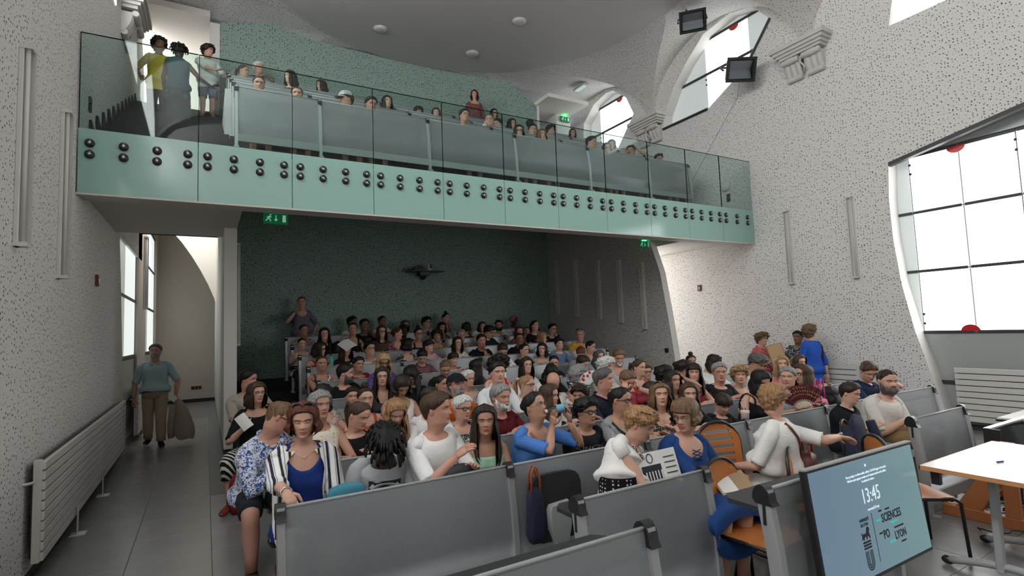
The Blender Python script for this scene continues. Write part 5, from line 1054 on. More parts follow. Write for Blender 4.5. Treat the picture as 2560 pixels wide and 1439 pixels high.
Q(131,25,32,'short:br','1','1c2c48/s/p','person in dark blue shirt resting head on a raised hand',detail=1,lids=1,arms={'L':'desk','R':'brow'})
# ---- before the front bench
Q(132,32,6,'buzz:db','1','d4d0ca/s/c','person in off-white T-shirt and khaki trousers, forearms over knees, by the right bench',beard='long:dg',fat=1.12,detail=1,legs='8b714f',arms={'L':'clasp','R':'clasp'},ln=.05)
Q(133,68,14,'short:db','1','13151c/s/p','person in navy polo shirt with arms folded, beside the off-white T-shirt',kid=1,detail=1,lids=1,arms={'L':'cross','R':'cross'},legs='6a6a6a')
Q(127,78,26,'crop:gb','1','e3e1de/t/o','person in white blouse and bead necklace stooping with an invitation leaflet',w=1,detail=1,lids=1,glasses='sunup',sit=False,hipz=.70,bx=-.16,legs='dots:121214:c8c8c8/skirt/.25',arms={'L':((.20,-.30,.66),(.7,-.5,-.4)),'R':((.42,-.05,.92),(.6,-.5,.1))})
Q(128,-26,16,'bang:lb:-.03','1','24457f/s/v','person in royal blue lace-up dress and round glasses sitting on a wooden chair',w=1,detail=1,lids=1,glasses='wire',fat=1.14,legs='24457f/skirt',shoes='5a4a40',tyaw=-5,arms={'L':((.10,-.34,.60),(.8,-.4,0)),'R':((.28,-.32,.62),(-.1,-.8,0))})
Q(129,150,10,'crop:gb','1','dedddb/s/c','person in white T-shirt seen from behind, brown bag strap across the back',w=1,detail=1,fat=1.06,rot=165,sit=False,hipz=.66,bx=-.02,legs='1a1c24/k',shoes='b09a86',arms={'L':((-.55,.10,.86),(-1,.1,-.3),(-.2,1,-.2)),'R':((.25,-.14,.66),(0,-.3,-1))})
# ---- second row
Q(46,95,34,'buzz:lb','r','floral:d5dae6:41609f:22386e/l/p','person in white shirt with blue flowers, bent down behind the striped overshirt',detail=1,lids=1,fat=1.18,glasses='black',bx=-.12,ln=.12,legs='23262e/k',shoes='5a4038')
Q(39,24,0,'bob:gy:-.03','2','lace:e4dac9:c4b196/n/c','smiling person in sleeveless cream crochet top',w=1,detail=1)
Q(43,48,24,'pull:br:tail','1','141416/n/c','person in black sleeveless top with long pendant looking down',w=1,detail=1,lids=1,arms={'L':'lap','R':'fold'})
Q(44,12,30,'long:gb:.22','1','2a2c30/n/t','person looking down at a phone in one hand, above the grey print T-shirt',w=1,kid=1,hs=.95,detail=1,lids=1,arms={'L':'lap','R':((.10,-.28,.70),(0,-.5,.8))})
Q(45,4,8,'short:db','1','dadada/s/c','person in white T-shirt half hidden behind the profile in white T-shirt',w=1,kid=1,hs=.92)
Q(95,38,6,'short:wh','1','floral:1d1d1f:d0d0ce:85858a/s/o','person in glasses and black-white patterned blouse behind the profile in white',w=1,detail=1,glasses='black')
Q(88,42,4,'short:gy','r','5c141d/s/p','person in dark red polo shirt behind the strappy mint top',beard='full:wh',detail=1)
Q(90,62,4,'long:br:.16','1','d6d2d0/s/o','smiling person in off-white top turned to picture right behind the drinker',w=1,detail=1)
Q(92,-18,4,'crop:db','2','1a2133/s/c','smiling person in navy T-shirt behind the MUNCHEN shirt',kid=1,hs=.92)
Q(91,76,2,'short:dg','r','1c2230/s/p','person in navy polo shirt in full profile, facing picture right',detail=1)
Q(99,38,28,'short:lb','1','b4485c/s/c','person in rose T-shirt covering the face with both hands',kid=1,hs=.95,lids=1,arms={'L':'brow','R':'brow'})
Q(124,50,0,'long:db:.10','1','6f86b6/n/t','person with glasses in blue top beside the black floral blouse',w=1,kid=1,glasses='wire')
Q(108,36,0,'long:db:.14','2','d8d6d4/s/o','smiling person in white top propping the head on one hand',w=1,arms={'L':'desk','R':'hair'})
Q(106,4,2,'bang:bk:.20','1','8e1c2c/n/v','person in red sleeveless V-neck facing the camera, right of centre',w=1)
Q(109,14,2,'short:gy','r','1d1c20/s/c','person in black T-shirt and wire glasses smiling toward the camera',glasses='wire',fat=1.12,detail=1)
Q(110,10,0,'curly:bl','1','floral:d6dad6:8ba1a9:9a9a8e/s/v','person in pale floral blouse beside the black T-shirt',w=1,detail=1)
Q(112,62,34,'crop:dg','2','e0e0de/s/c','person in white T-shirt with head bowed below the standing coral shirt',lids=1)
Q(114,8,-4,'long:gb:.20','1','ca6a7a/n/v','person in pink sleeveless top with pink headband',w=1,detail=1)
Q(115,42,0,'bob:br:.08','1','5a4a48/s/c','person in dark top just in front of the blue suit',w=1)
# ---- third row
Q(42,14,0,'pull:db:topbun','1','a8523e/n/t','person in rust strap top and round wire glasses',w=1,detail=1,glasses='wire')
Q(40,170,4,'short:bk','1','floral:d6d2ca:7281a1:b06264/t/o','person turned away in light floral blouse behind the crochet top',w=1)
Q(36,18,42,'bob:db:.0','2','dedad4/n/v','person in white sleeveless V-neck looking straight down',w=1,lids=1)
Q(86,34,-16,'short:dg','r','c4581f/s/c','person in bright orange T-shirt and black cap gazing upward',beard='stub:gy',glasses='wire',detail=1,arms={'L':'lap','R':((.42,-.02,.86),(1,.1,-.2))})
Q(73,20,0,'short:bk','1','dcdee0/l/p','person in crisp white long-sleeved shirt sitting upright mid-hall',detail=1)
Q(89,64,4,'pull:gb:tail','1','e4e2e0/l/p','person in white shirt and dark glasses in profile, mid-hall',w=1,glasses='black',detail=1)
Q(84,0,42,'bald:db','r','dcdcdc/s/c','person in white T-shirt with deeply bowed head, mid-hall',lids=1)
Q(83,140,6,'curly:gy','2','8e5b41/n/b','person with bare shoulders turned away beside the white-red paper fan',w=1)
Q(82,62,6,'curly:wh','1','c8c4be/s/c','person in beige T-shirt directly behind the navy polo profile',w=1)
Q(100,56,4,'pull:br:tail','1','b43c4a/n/t','person in red strap top with thin shoulder straps, facing picture right',w=1)
Q(103,118,6,'curly:bk','2','23242a/s/c','person in dark T-shirt turned away, behind the propped-up white top',w=1)
Q(104,74,2,'curly:db','1','c8c8c6/s/c','person in pale T-shirt in profile, behind the red sleeveless V-neck',w=1)
Q(107,68,34,'long:db:.10','1','e2e2e0/s/c','person in white top with sunglasses on the head, bowed',w=1,lids=1,glasses='sunup')
# ---- fourth row
Q(41,10,2,'short:db','1','8a8a88/s/c','smiling person peeking out behind the rust strap top',kid=1,hs=.92)
Q(33,4,2,'long:db:.22','1','3a3334/s/v','person in dark brown shirt and glasses facing front, left of centre',w=1,glasses='wire',detail=1)
Q(34,-24,52,'long:bk:.20','1','17171a/l/c','person in black sweater bent forward with hidden face',w=1,lids=1)
Q(35,56,4,'pull:bk:bun','2','191b1f/s/c','person in dark T-shirt in profile beside the black cap',w=1)
Q(87,40,2,'short:wh','1','floral:c8ccd0:1e2024:5a5a60/s/o','person in black-white print blouse just behind the black cap',w=1,glasses='wire')
Q(74,30,2,'bigcurl:db','1','b22c2c/n/t','person in red strap top just behind the crisp white shirt',w=1)
Q(75,24,0,'long:db:.14','1','dad8d6/l/c','person in white sweatshirt with wire glasses, centre of the hall',w=1,kid=1,hs=.95,glasses='wire')
Q(77,16,58,'long:bk:.04','1','1a1a1c/s/c','person in black T-shirt bowing so only the top of the head shows',w=1,lids=1)
Q(81,40,26,'short:db','1','plaid:c6cace:2b3b46/s/p','person in dark checked shirt looking down to picture right')
Q(80,10,20,'short:lb','r','b2b0b5/s/v','person in lilac-grey shirt looking down at the bench end',beard='goat:wh')
Q(102,18,0,'short:rd','1','c68b4a/s/o','smiling person in amber top and glasses',w=1,glasses='black',seat=.32)
Q(105,20,4,'pull:db:topbun','2','4ba94b/n/t','person in vivid green strap top',w=1)
Q(38,26,2,'bob:br:.08','1','15161a/s/o','person in black T-shirt and glasses holding up a folded white paper',w=1,detail=1,glasses='wire',legs='zigzag:17171a:d8d4cc/m',shoes='7a3228',legdir=-28,arms={'L':((-.12,-.26,.84),(0,-.1,1)),'R':'lap'})
# ---- raked rows under the balcony
Q(37,62,6,'short:bk','r','a49b91/s/c','person in beige T-shirt half hidden by the partition edge',)
Q(32,78,6,'short:bk','1','14151a/s/c','person in black T-shirt in profile, arms folded on the raked desk',beard='long:dg',fat=1.22,arms={'L':'fold','R':'desk'})
Q(28,10,26,'bob:bl:.12','2','5b4b88/s/o','person in violet top and glasses looking down',w=1,lids=1,glasses='black')
Q(30,8,36,'buzz:lb','1','1a1b1f/s/c','person in black T-shirt bent over a purple bottle',lids=1)
Q(72,96,2,'long:bk:.26','1','6b5349/s/c','person in brown top in full profile, middle of the raked rows',w=1)
Q(76,4,16,'pull:bk','1','17171b/s/c','person in black T-shirt, eyes lowered, above the white sweatshirt',w=1,lids=1)
Q(78,0,52,'pull:rd:bun','1','8d8d93/s/c','person in mid-grey T-shirt with head bowed, right raked rows',w=1,lids=1)
Q(79,40,2,'long:dg:.16','1','6b5b4f/l/v','person in taupe cardigan, right raked rows',w=1)
Q(26,10,4,'pull:br','2','floral:221c1c:cfc7b7:8a3a3c/n/t','person in dark floral top with broad white bag strap',w=1,arms={'L':'fold','R':'desk'})
Q(27,24,4,'short:bk','2','7b1922/s/c','person in black and red football shirt',kid=1,hs=.95)
Q(29,6,38,'short:bk','1','6f4b53/l/p','person in mauve button shirt looking down at the desk',kid=1,hs=.95,lids=1)
Q(31,30,4,'bowl:db','1','7b7975/s/c','person in warm grey T-shirt just above the purple bottle',kid=1,hs=.95)
Q(68,8,36,'short:db','1','e0e0de/l/c','person in white T-shirt with black raglan sleeves reading downwards',lids=1,glasses='wire')
Q(69,46,2,'pull:bk','1','17181c/s/o','person in black scoop top with large wire glasses',w=1,glasses='wire')
Q(70,-6,-4,'bob:bk:.05','1','a19d99/l/v','person in light grey cardigan with raised chin',w=1)
Q(66,20,0,'crop:bk','1','5c708f/s/c','person in denim blue T-shirt near the right aisle end',kid=1)
Q(67,62,14,'pull:bk','1','308b53/n/v','person in bright green V-neck top near the plastic bottle',w=1,lids=1)
Q(18,62,6,'bob:db:.05','1','8d2531/n/t','person in red dotted dress and glasses holding a sheet of paper',w=1,glasses='black',fat=1.1)
Q(20,24,2,'long:br:.16','1','2a2527/s/c','person in dark top and wire glasses with tilted head',w=1,glasses='wire',roll=10)
Q(21,30,-6,'short:bk','1','dcdcdc/s/c','person in white T-shirt and square black glasses in the raked rows',glasses='black')
Q(23,86,6,'bob:bk:.0','1','floral:191919:d6d6d4:616163/s/v','person in black-white leaf print top seen in profile',w=1)
Q(24,56,2,'bowl:db','1','cf9fac/s/c','person in pale pink T-shirt',kid=1,hs=.93)
Q(25,20,2,'long:db:.12','1','d6d4d0/s/c','person in ivory T-shirt and glasses, centre of the raked rows',w=1,kid=1,hs=.94,glasses='wire')
Q(61,18,2,'short:bk','2','14161c/s/p','person in black polo shirt resting the mouth against a fist',arms={'L':'desk','R':'chin'})
Q(60,8,2,'buzz:bk','3','15161a/s/p','person in black polo shirt with arms on the desk, mid raked rows')
Q(62,60,4,'bob:gb:.0','1','a7b7c7/s/c','person in pale blue shirt turned to picture right, right raked rows',w=1)
Q(65,-10,2,'short:gy','r','c99c3c/s/c','person in mustard yellow T-shirt, sunglasses pushed up',glasses='sunup',fat=1.1)
Q(10,6,2,'long:bk:.20','1','1d1d20/s/c','smiling person in black T-shirt in the upper left rows',w=1,kid=1,hs=.95)
Q(11,4,2,'pull:db','2','151517/n/t','person in black tank top in the upper left rows',w=1)
Q(12,10,2,'long:br:.14','1','54403c/s/c','person in brown top and black-rimmed glasses, upper rows',w=1,glasses='black')
Q(13,80,2,'pull:rd:bun','1','floral:8e2434:1c1618:d8b8b8/s/v','person in red-black floral dress in profile, upper rows',w=1)
Q(15,26,2,'pull:bk:topbun','2','1d1c1e/n/t','person in dark tank top with black-rimmed glasses, upper rows',w=1,glasses='black')
Q(16,4,10,'curly:db','2','floral:4a6a48:c8884a:b03a3a/s/v','person in multicoloured floral blouse, upper rows',w=1)
Q(17,12,6,'pull:db','1','d6d2cc/n/t','person in white vest near the left bench ends',kid=1)
Q(19,160,8,'long:bk:.18','1','202024/s/c','person in dark T-shirt turned away in the left raked rows',w=1,kid=1)
Q(22,170,6,'short:bk','1','202024/s/c','person facing away, only the top of the head showing in the left rows',kid=1)
Q(50,14,4,'short:gy','r','floral:8a7a60:5c5040:b0a080/s/c','person in khaki patterned shirt, upper rows',glasses='wire')
Q(54,62,26,'crop:db','1','1b2233/s/p','person in navy shirt and glasses bent over a sheet',lids=1,glasses='black')
Q(58,40,0,'pull:bk:tail','1','17171a/s/c','person in black top high up before the mint wall corner',w=1)
Q(59,20,4,'long:rd:.1','1','6a4a40/s/c','person in reddish brown top behind the black polo with arms on desk',w=1)
Q(64,34,4,'short:bk','1','141519/l/c','person in black long-sleeved top and glasses, chin in hand at the upper right',glasses='black',arms={'L':'desk','R':'chin'})
Q(3,24,2,'short:bk','3','16161a/s/c','person in black T-shirt with one hand against the cheek, near the back wall',arms={'L':'desk','R':'cheek'})
Q(8,20,14,'bob:bk:.05','2','5a4238/s/c','person in brown top resting the chin on a hand near the back wall',w=1,arms={'L':'desk','R':'chin'})
Q(9,24,2,'pull:db','2','floral:bdb0a4:6a4c44:8a7a70/s/o','person in off-white floral top leaning on the highest left desk',w=1,arms={'L':'fold','R':'desk'})
Q(14,12,4,'curly:bk','4','3a2a28/s/c','person in very dark brown top near the red-black floral dress',w=1)
Q(52,150,2,'bob:db:.0','1','2c2c30/s/c','person in charcoal top turned away near the back wall',w=1)
Q(53,24,2,'bob:br:.03','1','c8c4c0/n/t','person in white strap top near the back wall',w=1)
Q(55,-4,2,'short:bk','2','c8c6be/s/p','person in ivory shirt with sunglasses hung at the neck',beard='full:bk')
Q(57,-4,4,'pull:br','1','3c3c44/s/c','person in slate top, low down at the right of the back rows',kid=1)
Q(2,62,4,'short:bk','3','c8c8c6/s/c','person in pale T-shirt in the last row, leftmost against the mint wall')
Q(4,40,4,'buzz:bk','3','c6c4c0/s/c','person in pale shirt in the last row, second from the left')
Q(5,30,12,'short:dg','2','2a2a2e/s/c','person in dark shirt, mostly hidden in the last row')
Q(6,46,6,'crop:bk','1','c2c8c8/s/p','person in pale blue shirt and dark glasses in the last row',glasses='black')
Q(7,44,4,'pull:bk:topbun','1','b09a8c/s/c','person in light brown top, chin on fist, in the last row',w=1,arms={'L':'desk','R':'chin'})
Q(56,60,0,'scarf:db:b06a80','4','a86a86/s/c','person in rose headscarf and pink waistcoat in the last row',w=1)
# ---- standing people
Q(1,6,0,'pull:rd','1','6f6878/s/v','person in lavender wrap dress standing at the back left of the hall',w=1,sit=False,legs='6f6878/skirt/.3',arms={'L':((-.16,-.16,1.28),(.2,-.1,1)),'R':((.24,0,.82),(0,-.1,-1))})
Q(113,50,6,'curly:lb','1','floral:c85a60:e8c0b8:a83a48/s/p','person in coral patterned shirt standing against the right wall with a brown folder',w=1,sit=False,hs=.96,legs='2a2c34',arms={'L':((-.10,-.24,.98),(.4,-.2,.6)),'R':((.16,-.22,1.0),(-.4,-.2,.5))})
Q(116,168,0,'curly:lb','1','2a55b4/h/c','person in cobalt blue suit standing with back to the camera by the right wall',w=1,sit=False,fat=1.1,legs='2a55b4/l',rot=140,pose='hang')
PP[117]=(9.58,5.95,1.44,0,-1); Q(117,-20,0,'short:bk','3','floral:141416:d8d8d8:808084/h/c','person in black and white patterned dress hidden behind the blue suit',w=1,sit=False,legs='floral:141416:d8d8d8:808084/skirt/.25')
PP[135]=(-.75,11.22,1.625,0,-1); Q(135,-14,-6,'short:dg','r','9fb6bf/s/p','person in light blue shirt and beige trousers walking up the left corridor with a jacket',sit=False,fat=1.10,tuck=1,legs='a6947f/l',shoes='141416',stride=.14,glasses='wire',beard='stub:gy',detail=1,arms={'L':((-.31,.04,.80),(0,-.15,-1)),'R':((.31,-.10,.86),(.1,-.3,-1))})
PP[136]=(-.74,10.9,7.05,5.45,-1); Q(136,20,0,'curly:db','3','c9b43c/s/c','person in yellow T-shirt standing on the balcony stairs',w=1,sit=False,legs='23232a/l',arms={'L':((-.26,-.1,.95),None),'R':((.24,-.12,1.15),(.3,-.3,.6))})
PP[137]=(-.42,10.5,6.82,5.25,-1); Q(137,165,4,'dread:bk','4','2f4a52/n/c','person in teal top and long dark skirt standing with back turned on the balcony stairs',w=1,sit=False,rot=150,legs='2a3038/skirt/.05',arms={'L':((-.40,-.30,1.05),(-.6,-.5,.6)),'R':'hang'})
PP[138]=(.02,11.1,7.22,5.88,-1); Q(138,55,6,'curly:db','2','c4c4c2/s/c','person in white T-shirt and denim shorts standing at the balcony bench ends',kid=1,hs=.88,sit=False,legs='5a6a80/h',shoes='b0aca4',arms={'L':((.16,-.30,.86),(.8,-.3,.4)),'R':((.30,-.20,.82),(.8,-.2,.5))})
Q(151,-10,0,'bob:db:.03','1','floral:6a2a2c:1c1416:a87a70/h/o','person in dark red floral blouse standing alone before the upper mint wall',w=1,sit=False,legs='2a2226/skirt/.3',hs=.95)
# ---- balcony rows
Q(140,60,4,'pull:br:tail','1','6a5a58/s/c','person in profile at the left end of the balcony rows',w=1)
Q(139,48,2,'short:wh','r','1b1c20/l/p','person in dark suit at the top left of the balcony')
Q(141,6,10,'pull:db','1','8a7a74/s/c','person gazing down over the front balcony bench, leftmost face',w=1,lids=1)
Q(142,2,4,'pull:br','1','6c6250/s/c','person whose eyes just clear the front balcony bench',w=1)
Q(143,-58,2,'long:db:.10','1','3a2a2c/s/c','person in profile facing left at the third balcony bench',w=1)
Q(144,-62,6,'bob:db:.05','1','4a3c3a/s/c','person in profile facing left at the fourth balcony bench',w=1)
Q(145,-64,6,'short:br','r','9a6a54/s/c','person in white mottled baseball cap facing left on the balcony')
Q(146,24,14,'short:db','r','3a3a40/s/c','person with bowed head beside the white cap on the balcony',lids=1)
Q(147,24,-2,'long:bk:.20','1','2a2a2e/s/c','person looking to picture right in the second balcony row, left half',w=1)
Q(148,30,20,'bang:bk:.05','1','2a2a2e/s/c','person whose head top barely shows over the third balcony bench',w=1)
Q(149,0,-4,'long:bk:.15','1','3a3236/s/c','laughing person in the third balcony row',w=1)
Q(150,30,2,'short:bk','2','5a5a60/s/c','smiling person in grey T-shirt in the balcony front row',kid=1,hs=.98)
Q(152,-8,6,'buzz:dg','1','d6d8da/l/p','person in white shirt leaning the cheek on one hand on the balcony',arms={'L':'cheek','R':'desk'})
Q(153,34,4,'bob:db:.0','1','3a2a2a/s/c','person with glasses in the balcony back row below the standing blouse',w=1,glasses='black')
Q(154,-40,10,'short:bk','1','33333a/s/c','person bending sideways behind the white shirt on the balcony')
Q(155,40,4,'bob:bk:.04','1','33333a/s/c','person to the right of the cheek-leaning white shirt on the balcony',w=1)
Q(156,16,6,'long:db:.20','1','3a3438/s/c','person in glasses at the balcony front, hand at chin',w=1,glasses='black',arms={'L':'lap','R':'chin'})
Q(157,160,4,'short:db','1','3a3a40/s/c','person turned away in the fourth balcony row')
Q(158,14,6,'short:bk','1','6a6a70/s/c','person lifting a bottle in the second balcony row')
Q(159,36,4,'bob:lb:.08','1','a89a92/s/c','person in pale top at the balcony front, resting the chin',w=1,arms={'L':'desk','R':'chin'})
Q(160,60,4,'curly:db','1','2a2528/s/c','person in profile facing right in the fourth balcony row',w=1)
Q(161,10,4,'long:br:.12','1','5a4a44/s/c','smiling person in brown top, upper right balcony',w=1)
Q(162,64,6,'short:bk','r','22252a/s/p','person in dark polo shirt leaning along the front balcony bench',hs=1.08)
Q(163,20,6,'long:db:.08','1','33333a/s/c','person with glasses beside the leaning dark polo on the balcony',w=1,glasses='black')
Q(164,20,6,'bob:bk:.0','1','33333a/s/c','person half hidden between two balcony benches at the right',w=1)
Q(166,-4,6,'short:db','2','dots:1e1e22:b8b8b8/s/c','person in dotted dark top raising both hands to the forehead on the balcony',arms={'L':'brow','R':'hair'})
Q(167,24,16,'short:db','r','4a4a50/s/c','person with sunglasses on the head at the right end of the balcony',glasses='sunup',lids=1)
# ================================================================ things people hold, wear or left about
def rodr(a,b):
    """rotation taking +z to unit vector a with x near b"""
    z=Vector(a).normalized(); x=(Vector(b)-z*Vector(b).dot(z)).normalized(); y=z.cross(x); return Matrix((x,y,z)).transposed()
def put(mb,R,c): return mb.xf(lambda p: R@Vector(p)+Vector(c))
def hpw(i,x,y,h): P=PE[i]; return Vector(rz_(P.o.rotation_euler.z)@P.hp(x,y,h)+P.base)
def bottle(label,c,ax,m,H=.21,r=.033,capm='white_paint',lab=None,name='bottle'):
    t=thing(name,label,'bottle',tuple(c)); R=rodr(ax,(1,.3,.1)); pr=[(0,0),(r*.85,0),(r,.01),(r,H*.62),(r*.92,H*.68),(r*.45,H*.86),(r*.42,H*.90)]
    put(MB().lathe(pr,n=14),R,(0,0,0)).obj('body',m,t,True); put(MB().lathe([(r*.46,H*.9),(r*.46,H),(0,H)],n=12),R,(0,0,0)).obj('cap',capm,t,True)
    if lab: put(MB().lathe([(r+.001,H*.25),(r+.001,H*.55)],n=14),R,(0,0,0)).obj('paper_label',lab,t,True)
    return t
mat('teal_plastic','2AA79A',.4); mat('purple_plastic','6A4A9A',.4); mat('red_plastic','8A2A30',.35); mat('pale_cup','C9B7B2',.5); mat('paper',(.72,.71,.69),.8); mat('manila','C7A47A',.8); mat('kraft','A08468',.85); mat('burgundy','4E1220',.8); mat('gold_ink','B8934A',.5); mat('cream_wood','D8C6A0',.5); mat('leather_brown','5A2A22',.5); mat('leather_tan','8A4A30',.5); mat('navy_cloth','1B2238',.9,bump=.4,bscale=30); mat('red_fabric','7A1420',.8,bump=.3,bscale=80); mat('teal_suede','3E8094',.9,bump=.3,bscale=60); mat('grey_fabric','3A3C40',.9,bump=.3,bscale=60); mat('beige_cloth','9A8C7E',.9,bump=.4,bscale=25); mat('pink','C04A80',.6); mat('label_blue','6AA0C0',.5); mat('silver',(.6,.6,.62),.25,metal=1); mat('phone_screen',(.02,.02,.025),.1)
m_=hpw(97,.0,-.105,.21); ax=Vector((.84,-.42,.16)); bottle('clear plastic water bottle held to the drinker\'s mouth',m_+ax*.215,-ax,'bottle_clear',.215,.033,'white_paint','label_blue')
bottle('clear plastic bottle standing on the raked bench end at the right',(7.05,8.95,1.20),(0,0,1),'bottle_clear',.27,.04); bottle('teal flask on the desk before the red dotted dress',(1.78,9.02,1.24),(0,0,1),'teal_plastic',.24,.036,'black_plastic'); bottle('purple sports bottle on the desk under a bent head',(3.08,7.25,.90),(0,0,1),'purple_plastic',.26,.036,'purple_plastic'); bottle('dark red small bottle on the desk before the violet top',(2.42,7.25,.90),(0,0,1),'red_plastic',.17,.028,'silver')
W=PE[121].wr['R']; t=thing('drinking_cup','pale ribbed cup with straw in the sipper\'s hand','cup',(W[0]-.05,W[1]-.07,W[2]+.0)); MB().lathe([(0,-.06),(.032,-.06),(.040,.05),(.042,.07),(.0,.072)],n=16).obj('cup_body','pale_cup',t,True); MB().lathe([(.044,.05),(.044,.075),(.02,.082)],n=16).obj('lid','pale_cup',t,True); MB().tube([(0,0,.07),(-.02,.03,.16)],.004,6).obj('straw','white_paint',t)
# leaflet held by the stooping person
t=thing('leaflet','printed white invitation leaflet with a dark picture, held by the stooping person','leaflet',(2.70,2.74,.79)); R=rodr((-.35,-.90,.28),(1,-.25,.1)); k=MB()
k.grid([[(x,y,.012*math.sin((x+.15)*9)) for x in np.linspace(-.15,.15,7)] for y in (-.13,0,.13)]); put(k,R,(0,0,0)).obj('sheet','paper',t,True)
put(MB().box(-.12,.02,-.06,.04,.010,.014),R,(0,0,.004)).obj('picture','ink',t)
for i in range(6): put(MB().box(-.10+.022*i,-.092+.022*i,-.055,.0,.014,.0155),R,(0,0,.004)).obj('column_print','paper',t)
for i in range(5): put(MB().box(.05,.13,.07-.035*i,.076-.035*i,.012,.0135),R,(0,0,.006)).obj('print_line','ink',t)
Rf=R@Matrix.Rotation(PI,3,'Z'); text('INVITATION',.055,0,.026,'ink',t,'heading',fn=lambda p:Rf@Vector((p[0]-.0,p[2]+.07,.016)),sx=.9,al='CENTER'); put(MB().tube([(-.05+.022*math.cos(a),.085+.03*math.sin(a),.014) for a in np.linspace(0,2*PI,13)],.003,5),R,(0,0,.004)).obj('wreath_mark','ink',t)
# open cardboard envelope on the blue dress
ES=.78
t=thing('cardboard_envelope','open tan cardboard envelope with papers on the blue dress lap','envelope',(3.12,2.47,.69)); t.scale=(ES,)*3; R=rodr((-.15,-.55,.85),(1,-.3,.1))
put(MB().rbox(-.17,.17,-.12,.12,-.012,0,.003),R,(0,0,0)).obj('back_board','manila',t); put(MB().rbox(-.17,.10,-.16,-.115,.0,.03,.003),R,(0,0,0)).obj('flap','manila',t); put(MB().box(-.16,.08,-.08,.13,.004,.007),R,(0,0,0)).obj('sheet','paper',t); put(MB().box(.0,.16,-.10,.12,.009,.012),R,(0,0,0)).obj('folder','kraft',t)
# burgundy folding fan
t=thing('folding_fan','burgundy folding fan with gold script and pale ribs','fan',(5.60,3.46,.80)); R=rodr((-.78,-.60,.10),(.62,-.78,0)); F=lambda r,a,d=0: R@Vector((r*math.sin(a),r*math.cos(a),d+.006*math.cos(a*26)))
A0,A1=-1.20,.80; aa=np.linspace(A0,A1,46); MB().grid([[F(r,a) for a in aa] for r in (.10,.16,.22,.275)]).obj('leaf','burgundy',t)
for i in range(14): a=A0+(A1-A0)*i/13; MB().tube([F(0,a,.006),F(.12,a,.006)],.004,4).obj('rib','cream_wood',t)
random.seed(5)
for ln in range(3):
    for j in range(16):
        a=A0+.35+.11*j+.015*ln; r=.245-.036*ln
        if ln==0 and not 3<j<9: continue
        MB().tube([F(r+random.uniform(-.008,.008),a,.014),F(r+random.uniform(.0,.014),a+.025,.014),F(r-.008,a+.055,.014)],.0028,4).obj('gold_stroke','gold_ink',t)
MB().ball((0,0,0),(.012,.012,.012),8,6).obj('pivot','silver',t,True)
# phone, papers
def sheet(label,c,n,x,w_,h,m='paper',name='paper_sheet',fold=.0):
    t=thing(name,label,'paper',tuple(c)); R=rodr(n,x); k=MB().grid([[(a,b,fold*math.cos(a/w_*PI)) for a in np.linspace(-w_/2,w_/2,7)] for b in (-h/2,0,h/2)]); put(k,R,(0,0,0)).obj('sheet',m,t,True); return t
W=PE[44].wr['R']; t=thing('phone','black phone in the hand of a person looking down','phone',(W[0]-.02,W[1]-.06,W[2]+.09)); R=rodr((-.25,.6,.7),(1,0,0)); put(MB().rbox(-.036,.036,-.072,.072,-.004,.004,.003),R,(0,0,0)).obj('case','black_plastic',t); put(MB().box(-.033,.033,-.067,.067,.004,.005),R,(0,0,0)).obj('screen','phone_screen',t)
W=PE[38].wr['L']; sheet('folded white paper held up by the black T-shirt at the aisle',(W[0]-.02,W[1]-.09,W[2]+.06),(-.1,-.9,.3),(.8,-.1,.6),.11,.17,fold=.012)
W=PE[18].wr['R']; sheet('loose sheet of paper above the desk by the red dotted dress',(2.05,9.05,1.62),(-.3,-.5,.8),(.8,.1,.5),.21,.29,fold=.02)
t=thing('paper_fan','white paper fan with red blossom print in the middle rows','fan',(4.33,5.46,1.02)); R=rodr((-.6,-.78,.1),(.78,-.6,0)); F2=lambda r,a,d=0: R@Vector((r*math.sin(a),r*math.cos(a),d+.005*math.cos(a*30))); MB().grid([[F2(r,a) for a in np.linspace(-1.3,1.2,40)] for r in (.05,.14,.20)]).obj('leaf','paper',t)
for j in range(9): a=-1.0+.25*j; MB().ball(F2(.15+.03*(j%2),a,.008),(.018,.012,.018),7,5).obj('blossom','red_sign',t)
W=PE[113].wr['L']; t=thing('document_folder','brown paper folder held by the coral shirt','folder',(9.32,6.22,1.12)); R=rodr((-.75,-.6,.15),(.6,-.75,.25)); put(MB().rbox(-.14,.14,-.20,.20,-.008,.008,.003),R,(0,0,0)).obj('cover','kraft',t); put(MB().box(-.12,.12,-.19,.19,.009,.012),R,(0,0,0)).obj('inner_sheet','manila',t)
# bags
def pouch(name,label,cat,c,s,m,rz=0,handle=None,n=18):
    t=thing(name,label,cat,c,rz); g=G(); a=np.linspace(0,2*PI,n,endpoint=False); rows=[]
    for u in np.linspace(0,1,9):
        k=(1-abs(2*u-1)**3)**.5*.35+.65 if u<.98 else .45; k=k*(1-.22*u); rp=1+.04*np.sin(a*5+u*7); sn,cs=np.sin(a),np.cos(a); rows.append(np.stack([s[0]*k*rp*np.sign(sn)*np.abs(sn)**.6,s[1]*k*rp*np.sign(cs)*np.abs(cs)**.6,np.full(n,s[2]*u)],-1))
    g.grid(np.stack(rows),True,None,True,True); g.obj('bag_body',m,t)
    if handle:
        for yy in (-.4,.4): MB().tube([(-s[0]*.5,yy*s[1],s[2]*.9),(-s[0]*.45,yy*s[1],s[2]+handle*.6),(-s[0]*.15,yy*s[1],s[2]+handle),(s[0]*.2,yy*s[1],s[2]+handle*.9),(s[0]*.45,yy*s[1],s[2]+handle*.4),(s[0]*.5,yy*s[1],s[2]*.9)],.009,6).obj('handle','leather_tan' if m!='pink' else 'pink',t,True)
    return t
